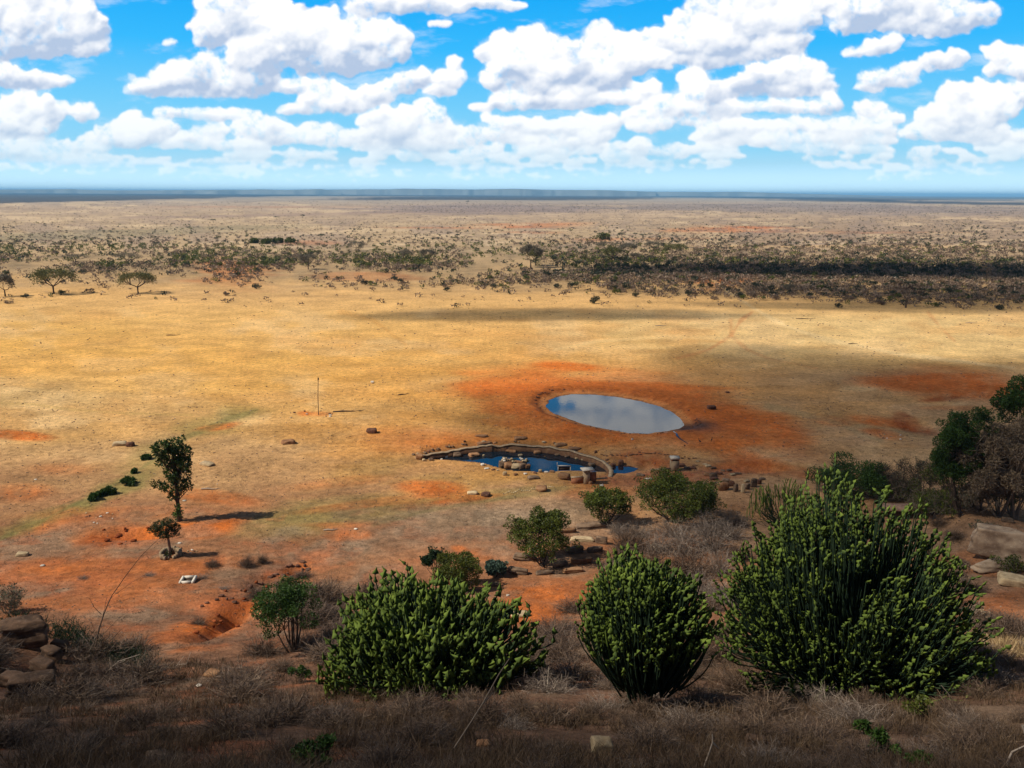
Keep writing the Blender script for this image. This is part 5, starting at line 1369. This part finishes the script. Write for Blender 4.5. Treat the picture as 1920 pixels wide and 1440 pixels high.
for (x, y, rz, sc_, lb) in [(1240,803,1.9,1.0,'dark bird standing in the shallow edge of the waterhole'),(1312,832,.6,.95,'dark bird on red earth, nearer the stream of the two'),(1334,829,-.5,.9,'dark bird on red earth, farther from the stream'),(1284,839,2.2,.7,'small dark bird at the end of the trickling stream')]:
    b = hit(x, y); e = empty('dark_bird', b, rz=rz, label=lb, cat='bird', group='dark birds by the waterhole'); e.scale = (sc_,) * 3
    o = bpy.data.objects.new('body', bm0); link(o, parent=e)
    for l in lm0: link(bpy.data.objects.new('leg', l), parent=e)

# fallen branches and odds and ends
for k, (x, y, w, rz, lb) in enumerate([(1240,611,24,.3,'dark fallen branch on pale grass beyond the waterhole'),(1512,598,40,.1,'long dark fallen branch on the bright patch'),(1822,606,24,0,'thin fallen branch on the far pale grass'),(325,629,26,.05,'thin dark stick lying on the golden plain'),
        (757,740,22,.9,'thin straight stick lying slanted on the yellow plain'),(655,772,60,.25,'long low stick trail beside the leaning pole'),(395,918,36,-.1,'pale bleached branch beyond the lone tree'),(620,995,26,.1,'short pale log on the grey slope'),(1600,645,18,0,'short stick on bright ground'),(1580,558,30,0,'dark log in the shade band below the bushes')]):
    b = hit(x, y); L = w * mpp(b); e = MB()
    tube(e, np.array([[-L / 2, 0, .06], [-L * .2, .1 * L * .2, .10], [L * .15, -.05, .08], [L / 2, .08 * L, .12]]), [.05 + L * .01, .07 + L * .01, .05, .02], 6, .5)
    for s in (-.25, .05, .3): tube(e, np.array([[L * s, 0, .08], [L * (s + .1), rng.normal(0, .15) * L, .10 + .08 * L * .5]]), [.035, .012], 4, .5)
    o = e.obj('fallen_branch', M_BARKP if 'pale' in lb else M_BARKD, loc=b, label=lb, cat='branch', group='fallen branches on the ground'); o.rotation_euler = (0, 0, rz * .5)
def dead_stick(pts, r, label, m_):
    b = hit(*pts[0][:2]); f = float(np.dot(b - CAM, fw)); e = MB()
    at = lambda x, y: CAM + raydir(float(x), float(y)) * (f / float(raydir(float(x), float(y)) @ fw)) - b
    for seg in pts[1]:
        P = np.array([at(*q) for q in seg]); P[:, 1] += rng.normal(0, .02, len(P)); tube(e, P, np.linspace(r, r * .5, len(P)), 5, .8)
    e.obj('dead_branch', m_, loc=b, label=label, cat='branch')
dead_stick(((1322,1440), [[(1318,1445),(1330,1410),(1336,1392),(1335,1375)],[(1336,1392),(1348,1405)],[(1330,1425),(1338,1440)]]), .022, 'upright forked dead stick at the bottom of the slope', M_BARKP)
dead_stick(((1880,1445), [[(1880,1450),(1900,1412),(1925,1395)],[(1918,1360),(1925,1385)]]), .03, 'pale bent dead stick at the lowest corner', M_BARKP)
dead_stick(((850,1440), [[(852,1400),(872,1370),(905,1320),(935,1265),(955,1235)],[(905,1320),(925,1300)]]), .018, 'long thin dead stick leaning across the winged euphorbia', M_BARK)
dead_stick(((1800,1330), [[(1765,1285),(1790,1315),(1815,1345),(1840,1400)],[(1815,1345),(1830,1360)]]), .014, 'thin dead twig hanging below the largest euphorbia', M_BARK)
dead_stick(((195,1270), [[(190,1272),(205,1255),(222,1240),(262,1228)],[(205,1255),(225,1250)],[(212,1248),(235,1238)]]), .025, 'whitish fallen branch across the spiny shrub', M_BARKP)
dead_stick(((340,1250), [[(330,1250),(345,1230)],[(335,1246),(350,1245),(358,1222)]]), .02, 'bleached broken twigs on the red slope', M_BARKP)
b = hit(698, 718); rock(698, 718, 9, 6, M_WHITE, 'white stone with dark end on the yellow plain', seed=77, cat='stone', name='stone')
for k, (x, y, w, h, lb) in enumerate([(78,1062,12,4,'small white slab on red soil near the layered stone'),(345,940,9,4,'white chip near the foot of the lone tree'),(188,970,8,5,'white stone on the red patch'),(667,993,9,4,'white splinter on the grey slope'),(240,1420,9,12,'pale upright pebble in the brambles'),(372,1287,14,5,'bright white scrap in the brambles'),(34,1396,12,7,'pale pebble low in the dark brambles'),(1187,826,0,0,''),(1186,825,5,4,'white pebble on the brown bank'),(66,900,8,3,'white flat chip on pale ground'),(336,1020,8,5,'white stone by the planter tree'),(1462,808,0,0,'')]):
    if w: rock(x, y, w, h, M_WHITE, lb, seed=1700 + k, level=2, cat='stone', name='stone')
for k in range(40):
    x, y = [(rng.uniform(340, 375), 1034 + rng.normal(0, 3) - (0)), (rng.uniform(160, 215), rng.uniform(962, 985)), (rng.uniform(540, 620), rng.uniform(772, 786)), (rng.uniform(1600, 1690), rng.uniform(815, 830))][k % 4]
    rock(x, y, rng.uniform(3, 7), rng.uniform(2, 4), (M_ROCKP, M_WHITE, M_ROCKD)[k % 3], ('small pale', 'small white', 'small dark')[k % 3] + ' stone scattered on open ground', seed=1800 + k, level=2, cat='stone', name='stone', group=('pale', 'white', 'dark')[k % 3] + ' scattered stones')

# trickle of water leaving the waterhole
def trickle():
    pts = plane_pt(*np.array([(1240,806),(1252,809),(1262,812),(1268,816),(1270,821),(1276,826),(1284,830),(1290,834)], float).T, 0)
    mb = MB(); n = len(pts); d = unit(np.gradient(pts, axis=0)); nn = np.stack([-d[:, 1], d[:, 0]], -1); w = np.array([.08, .07, .07, .08, .16, .10, .08, .04])
    a = pts + nn * w[:, None]; b = pts - nn * w[:, None]
    z = height(pts[:, 0], pts[:, 1]) + .05; z = np.maximum(z, ZW_POND - .01)
    V = np.concatenate([np.column_stack([a, z]), np.column_stack([b, z])]); mb.add(V, [(i, i + 1, n + i + 1, n + i) for i in range(n - 1)])
    o = mb.obj('water', bpy.data.materials['puddle_surface'], kind='structure'); 
    if o.data.polygons[0].normal.z < 0: o.data.flip_normals()
trickle()
# ------------------------------------------------------------------ thorn trees of the plain
def thorn_tree(x, y, wpx, hpx, kind, label, group, seed, lean=0.0):
    global rng
    keep = rng; rng = np.random.default_rng(4000 + seed)
    b = hit(x, y); k = mpp(b); H = hpx * k * .92; R = wpx * k / 2 * .92
    e = empty('thorn_tree' if kind != 'bare' else 'bare_tree', b, label=label, cat='tree', group=group)
    s = MB(); f = MB(); tips = []
    tz = H * (.30 if kind != 'flat' else .5)
    tube(s, np.array([[0, 0, -.2], [lean * H * .1, 0, tz * .5], [lean * H * .2, 0, tz]]), [.035 * H + .04, .026 * H + .03, .022 * H + .02], 7, .4)
    n0 = rng.integers(3, 6)
    for i in range(n0):
        a = i / n0 * 2 * PI + rng.normal(0, .3); el = rng.uniform(.35, .75)
        d = np.array([math.cos(a) * math.cos(el) * 1.25, math.sin(a) * math.cos(el), math.sin(el) + (.25 if kind == 'bare' else .1)])
        grow(s, np.array([lean * H * .2, 0, tz]), unit(d), H * .28, .015 * H + .015, 3 if kind == 'bare' else 2, tips, ang=.55, upb=.18, shrink=.74, k=5, tint=.4)
    T = np.array([t[0] for t in tips]); 
    # fit the crown to the width and height seen in the photograph
    s_ = [np.concatenate(s.v)]; V = s_[0]; r = max(np.percentile(np.abs(T[:, 0] - lean * H * .2), 92), .1); top = max(T[:, 2].max(), .1)
    fx = R * (.9 if kind != 'bare' else 1.0) / r
    def warp(P):
        P = P.copy(); w = np.clip((P[:, 2] - tz * .5) / (tz * .5 + 1e-6), 0, 1); P[:, 0] = P[:, 0] * (1 + (fx - 1) * w); P[:, 1] = P[:, 1] * (1 + (fx - 1) * w)
        P[:, 2] = np.where(P[:, 2] > tz, tz + (P[:, 2] - tz) * (H * .95 - tz) / (top - tz + 1e-6), P[:, 2]); return P
    s.v = [warp(V)]; T = warp(T)
    s.obj('trunk', M_BARKD if kind != 'bare' else M_BARKD, parent=e)
    if kind != 'bare':
        n = {'full': 2200, 'grey': 1500, 'flat': 700}[kind]; m_ = {'full': M_OLIVE2, 'grey': M_GREYF2, 'flat': M_DARKL}[kind]
        i = rng.integers(0, len(T), n); q = rng.normal(0, 1, (n, 3)) * [.13 * R + .1, .13 * R + .1, (.06 if kind == 'flat' else .085) * H]
        P = T[i] + q
        a = rng.uniform(0, 2 * PI, n // 2); rr = np.sqrt(rng.random(n // 2)); dome = np.column_stack([np.cos(a) * rr * R, np.sin(a) * rr * R, H * (.62 + (.34 if kind != 'flat' else .30) * np.sqrt(1 - rr ** 2 * .95)) + rng.normal(0, .03 * H, n // 2)])
        P = np.concatenate([P, dome]); leaves(f, P, .050 * H + .06, .03 * H + .03, np.clip(rng.random(len(P)), 0, 1), up=.2); f.obj('crown', m_, parent=e)
    else:
        n = 500; i = rng.integers(0, len(T), n); d = unit(rng.normal(size=(n, 3)) + [0, 0, .5]) * H * .09; pa = np.stack([T[i], T[i] + d * .5 + rng.normal(0, .01 * H, (n, 3)), T[i] + d], 1)
        ribbons(f, pa, .010 * H, rng.random(n) * .4); f.obj('crown', M_TWIG, parent=e)
    rng = keep
M_OLIVE2 = foliage_mat('thorn_leaf', (.06, .062, .018), (.17, .16, .045), (.24, .21, .07))
M_GREYF2 = foliage_mat('grey_thorn_leaf', (.08, .07, .05), (.21, .175, .12), (.30, .25, .17))
G1 = 'thorn trees on the plain'
for k, (x, y, w, h, kd, lb) in enumerate([
 (101,551,80,50,'full','spreading green thorn tree casting a thin shadow on golden grass'),
 (259,550,66,42,'full','rounder brownish thorn tree next along from the spreading one'),
 (10,556,36,44,'grey','grey thorn tree cut by the picture edge'),
 (995,502,42,44,'grey','two stemmed grey thorn tree at the edge of the shade band'),(1004,498,26,34,'full','slim thorn tree just behind the two stemmed one'),
 (801,492,30,26,'grey','pale grey thorn tree over green bushes'),(758,490,34,22,'grey','faint grey thorn tree over green bushes'),(578,505,32,30,'grey','grey thorn tree above orange soil'),
 (1096,490,24,24,'bare','small leafless tree on the sunlit strip'),(1148,490,34,28,'full','dark thorn tree in front of the grey topped one'),(1176,484,36,30,'grey','wide grey topped thorn tree'),(1135,470,36,18,'grey','low flat thorn tree behind the dark one'),
 (1266,478,44,22,'full','greenish thorn tree on orange soil'),(1226,470,36,18,'grey','grey thorn tree on orange soil'),(1190,488,18,14,'grey','little pale shrub like tree'),
 (668,470,30,18,'grey','grey thorn tree among the first green bushes'),(238,493,52,20,'grey','low wide grey thorn tree among bushes'),(142,490,50,14,'grey','flat grey thorn tree among bushes'),
 (1166,446,14,11,'flat','black flat topped tree on far orange ground'),(1191,443,9,7,'flat','second far flat topped tree in the row'),(1205,446,14,8,'flat','third and widest far flat topped tree'),(1219,443,11,6,'flat','fourth far flat topped tree'),(1232,443,6,4,'flat','smallest far flat topped tree'),
 (400,418,12,8,'flat','dark flat topped tree on the far pale plain'),(518,411,12,6,'flat','wide low flat topped tree far away'),(568,409,9,7,'flat','upright flat topped tree far away'),(602,449,14,11,'flat','flat topped tree casting a streak of shadow'),
 (1374,425,11,6,'flat','dark round topped tree on far red ground'),(1420,411,9,5,'flat','single dark tree farther off'),(877,381,7,5,'flat','tiny dark tree on the pale band near the horizon'),(858,447,8,9,'flat','small dark tree right of centre bushes'),(967,444,7,5,'flat','small dark round tree'),
 (1698,577,54,52,'bare','large leafless tree with black forked trunk in the shade band'),(1848,530,24,32,'bare','bare dark tree inside the shaded bushes'),(1635,475,30,12,'grey','flat grey thorn tree by the far pale strips'),(1480,550,20,18,'grey','small shaded thorn tree'),
 ]): thorn_tree(x, y, w, h, kd, lb, G1, k)

# ------------------------------------------------------------------ bushes of the plain
def plain_bush_mesh(seed, m_, n, name, flat=.75, stem=True, lf=.42):
    global rng
    keep = rng; rng = np.random.default_rng(seed); mb = MB()
    cl = dome_clumps(.8, .45 * flat / .75, 8, .42, seed, bottom=-.1); cl = [(a, b, c + .42, r, .8) for a, b, c, r, _ in cl]
    P, d, i = clump_points(n, cl); P[:, 2] = np.maximum(P[:, 2], .02)
    leaves(mb, P, lf, lf * .7, rng.random(n), out=d * .5)
    if stem:
        for j in range(5): tube(mb, np.array([[0, 0, -.05], [*(np.array(cl[j][:2]) * .5), .3], cl[j][:3]]), [.035, .025, .012], 3, .1)
    rng = keep; return mb
M_BG = foliage_mat('plain_green_bush', (.05, .06, .012), (.15, .16, .026), (.22, .21, .04))
M_BD = foliage_mat('plain_dark_bush', (.016, .022, .012), (.06, .065, .03))
M_BY = foliage_mat('plain_grey_bush', (.12, .08, .055), (.27, .19, .13), (.38, .28, .19))
KINDS = {}
for nm, m_, lb in (('green_bush', M_BG, 'rounded olive green bush in the scrub belt of the plain'), ('dark_bush', M_BD, 'dark nearly black bush in the scrub belt of the plain'), ('grey_bush', M_BY, 'dry grey brown leafless bush in the scrub belt of the plain')):
    KINDS[nm] = ([plain_bush_mesh(7000 + 10 * i + len(nm), m_, 420, nm, lf=.17) for i in range(4)], m_, lb)
def field(N, seed):
    """places of bushes over the plain, thick where the photograph shows thick scrub: px, py, size in px, kind"""
    g = np.random.default_rng(seed); out = []
    tot = 0
    while tot < N:
        n = 60000
        x = g.uniform(-60, 1980, n); v = g.uniform(9, 215, n); y = v + 363 + (x - 960) * .0047
        dens = np.zeros(n); big = np.full(n, 7.0)
        nz = fbm(x, y * 5, 90, 5); n2 = fbm(x + 900, y * 6, 40, 4)
        lo = np.interp(x, [0, 300, 700, 1000, 1300, 1700, 1920], [535, 538, 548, 556, 562, 576, 580])
        hi = np.interp(x, [0, 200, 600, 900, 1050, 1200, 1400, 1920], [482, 474, 462, 458, 466, 484, 488, 490])
        A = sstep(y, hi - 4, hi + 4) * sstep(y, lo + 8, lo - 26); dens += A * (.26 + .45 * sstep(x, 900, 1250) + 1.1 * nz + .5 * sstep(y, 520, 480) + .35 * sstep(x, 1000, 1300)) * .42 * (.5 + .6 * sstep(y, lo, lo - 45))
        B = sstep(y, 400, 420) * sstep(y, hi + 4, hi - 6); dens += B * (.30 + .28 * np.clip(nz + .15, 0, 1) + .24 * sstep(x, 1150, 1500) * (.6 + nz))
        Cc = sstep(y, 374, 382) * sstep(y, 412, 398); dens += Cc * (.16 + .5 * sstep(x, 650, 820) * sstep(np.abs(y - 391 - (x - 960) * .004), 11, 6) + .06 * (x < 700))
        dens += .012 * sstep(y, lo, lo + 10) * sstep(y, lo + 45, lo + 12)
        k = g.random(n) < dens * 1.0
        x, y, nz, n2 = x[k], y[k], nz[k], n2[k]; A, B = A[k], B[k]
        s = np.interp(y, [374, 400, 440, 470, 500, 540, 580], [2.0, 2.9, 4.4, 7.5, 10.5, 11.5, 12]) * g.uniform(.5, 1.35, len(x))
        r = g.random(len(x)); kind = np.full(len(x), 2)
        pg = np.where((y > 458) & (y < 500), .18 + .6 * sstep(n2, -.2, .35) * sstep(x, 1150, 900) + .1, .08) * np.where(x > 1250, .5, 1)
        pd = np.where(y < 460, .38, .13) + .25 * ((y > 485) & (y < 520) & (x > 1000))
        kind = np.where(r < pg, 0, np.where(r < pg + pd, 1, 2)); s = np.where(kind == 2, s, s * 1.15)
        out.append(np.column_stack([x, y, s, kind])); tot += len(x)
    return np.concatenate(out)[:N]
F_ = field(24000, 5)
d_ = raydir(F_[:, 0], F_[:, 1]); t_ = -HC / d_[:, 2]; FX, FY = d_[:, 0] * t_, d_[:, 1] * t_
FZ = height(FX, FY); FS = F_[:, 2] * t_ * (d_ @ fw) / FPX
ind = np.argsort(-F_[:, 2] + rng.random(len(F_)) * .5)
NIND = 290; used = set()
names = ['green_bush', 'dark_bush', 'grey_bush']
meshes = {nm: [q.mesh(nm, KINDS[nm][1]) for q in KINDS[nm][0]] for nm in names}
def ztxt(x, y):
    if x > 1000 and 488 < y < 575: return 'shaded end'
    return 'sunlit middle' if x > 600 else 'sunlit golden end'
for i in ind[:NIND]:
    nm = names[int(F_[i, 3])]; o = bpy.data.objects.new(nm, meshes[nm][i % 4]); w = FS[i] / 1.9
    o.location = (FX[i], FY[i], FZ[i] - .05); o.rotation_euler = (0, 0, rng.uniform(0, 6.28)); o.scale = (w * 1.1, w * 1.1, w * rng.uniform(.85, 1.2))
    z = ztxt(F_[i, 0], F_[i, 1])
    link(o, label={'green_bush': 'rounded olive green bush', 'dark_bush': 'dark nearly black bush', 'grey_bush': 'dry grey brown bush'}[nm] + ' in the ' + z + ' of the scrub belt', cat='bush', group={'green_bush': 'olive green', 'dark_bush': 'dark', 'grey_bush': 'dry grey brown'}[nm] + ' bushes, ' + z + ' of the scrub belt')
# the remaining thousands, as one scrub cover per kind
for ki, nm in enumerate(names):
    lo = [plain_bush_mesh(7500 + 10 * i + ki, KINDS[nm][1], 26, nm, stem=False) for i in range(5)]
    tiny = [plain_bush_mesh(7600 + 10 * i + ki, KINDS[nm][1], 9, nm, stem=False) for i in range(5)]
    mb = MB(); rest = np.array([i for i in ind[NIND:] if int(F_[i, 3]) == ki])
    for j, i in enumerate(rest):
        src = (lo if F_[i, 2] > 5.5 else tiny)[j % 5]; w = FS[i] / 1.9; a = (i * 2.399) % 6.283; c, s = math.cos(a) * w * 1.15, math.sin(a) * w * 1.15
        v = src.v[0]; V = np.empty_like(v); V[:, 0] = v[:, 0] * c - v[:, 1] * s + FX[i]; V[:, 1] = v[:, 0] * s + v[:, 1] * c + FY[i]; V[:, 2] = v[:, 2] * w * 1.05 + FZ[i]
        mb.v.append(V); mb.q.append(src.q[0] + mb.n); mb.c.append(np.clip(src.c[0] + ((i * 7) % 13 - 6) * .04, 0, 1)); mb.n += len(v)
    mb.obj('scrub_vegetation', KINDS[nm][1], kind='stuff', label=('olive green', 'dark', 'dry grey brown')[ki] + ' scrub spread over the plain')
# low green clumps apart from the belt
for k, (x, y, w, h) in enumerate([(477,456,14,7),(500,457,18,8),(520,456,18,9),(543,455,16,7),(1128,449,30,9),(1252,425,0,0),(855,431,0,0)]):
    if w: bush('green_bush', x, y - h / 2, w, h, x, y, M_BG, M_BARKD, ('first', 'second', 'third', 'fourth', 'single')[k] + (' low grey green bush in the far row on orange soil' if k < 4 else ' bright green low bush on far orange soil'), n=500, leaf=1.2, k=8, stems=2, seed=300 + k, rr=.4, group='low bushes on far orange soil')

# ------------------------------------------------------------------ dry grass and litter
def grass():
    global rng
    rng = np.random.default_rng(77)
    def blades(n, ymin, ymax, hmin, hmax, w, per, dens=None, spread=.10, m_=None):
        ty = np.exp(rng.uniform(math.log(ymin), math.log(ymax), n)); tx = rng.uniform(-.70, .70, n) * ty
        if dens is not None:
            k = rng.random(n) < dens(tx, ty); tx, ty = tx[k], ty[k]
        m = len(tx); h = rng.uniform(hmin, hmax, m)
        X = np.repeat(tx, per) + rng.normal(0, spread, m * per); Y = np.repeat(ty, per) + rng.normal(0, spread, m * per)
        Z = height(X, Y); h = np.repeat(h, per) * rng.uniform(.5, 1.1, m * per)
        d = np.column_stack([rng.normal(0, .45, m * per), rng.normal(0, .45, m * per), np.ones(m * per)]); d = unit(d)
        a = unit(np.cross(d, rng.normal(size=(m * per, 3)))); B = np.column_stack([X, Y, Z - .03])
        ww = (w * (1 + Y / 60))[:, None] * rng.uniform(.6, 1.4, (m * per, 1))
        mid = B + d * h[:, None] * .55; tip = B + d * h[:, None] + np.column_stack([rng.normal(0, .22, m * per) * h, rng.normal(0, .22, m * per) * h, -.1 * h])
        V = np.stack([B - a * ww / 2, B + a * ww / 2, mid + a * ww * .35, mid - a * ww * .35, tip], 1).reshape(-1, 3)
        i = np.arange(m * per) * 5; t0 = np.repeat(rng.random(m), per) * .6 + rng.random(m * per) * .4
        mb = MB(); mb.add(V, np.stack([i, i + 1, i + 2, i + 3], -1), np.stack([i + 3, i + 2, i + 4], -1), np.repeat(t0 * .85, 5)); return mb
    red = lambda x, y: 0.45 + 1.2 * fbm(x, y, 5.0, 4)
    blades(19000, 10, 38, .18, .75, .010, 12, lambda x, y: .62 + 1.6 * fbm(x + 9, y, 3.0, 4)).obj('dry_grass', M_STRAW, kind='stuff', label='tangled dry brown grass covering the near slope')
    blades(30000, 33, 125, .07, .22, .012, 6, red).obj('dry_grass', M_STRAW, kind='stuff', label='short dry tufts of grass on the red slope')
    # straw beyond the largest euphorbia, sunlight put into its paler colour
    def sg(x, y):
        c = hit(1885, 1215); return 1.0 * np.exp(-(((x - c[0]) / 1.6) ** 2 + ((y - c[1]) / 2.6) ** 2))
    def sb():
        c = hit(1888, 1215); n = 260; tx = rng.normal(c[0], 1.0, n); ty = rng.normal(c[1], 1.5, n); X = np.repeat(tx, 12) + rng.normal(0, .1, n * 12); Y = np.repeat(ty, 12) + rng.normal(0, .1, n * 12); Z = height(X, Y)
        P = np.column_stack([X, Y, Z]); leaves(mbs, P, .55, .022, rng.random(len(P)), up=1.0)
    mbs = MB(); sb(); mbs.obj('straw_grass', M_STRAWB, kind='stuff', label='straw grass coloured bright for sunlight at the rim')
    # litter of pebbles and dung over the plain
    mb = MB(); v, t = ICO[1]; n = 14000
    x = rng.uniform(-30, 1950, n); y = 560 + 640 * rng.random(n)
    k = rng.random(n) < (.25 + 1.2 * np.clip(fbm(x, y * 2, 110, 4) + .1, 0, 1)); x, y = x[k], y[k]
    d = raydir(x, y); tt = -HC / d[:, 2]; X, Y = d[:, 0] * tt, d[:, 1] * tt
    Y = np.where(Y < 66, Y * .86, Y); Z = height(X, Y)
    dp = (sdist(POND, X, Y) > 1) & (sdist(SMALL, X, Y) > .8); X, Y, Z = X[dp], Y[dp], Z[dp]
    S = rng.uniform(.35, 1.3, len(X)) ** 1.8 * .0005 * np.hypot(X, Y) + .015
    for i in range(len(X)): mb.add(v * S[i] * [1.3, 1, .7] + [X[i], Y[i], Z[i] + S[i] * .2], tris=t, tint=(i * 37 % 100) / 100)
    mb.obj('pebbles', M_PEB, kind='stuff', label='dark pebbles and dung scattered over the plain')
M_PEB = foliage_mat('pebble', (.08, .045, .028), (.17, .11, .07), (.45, .36, .27), transl=0)
grass()
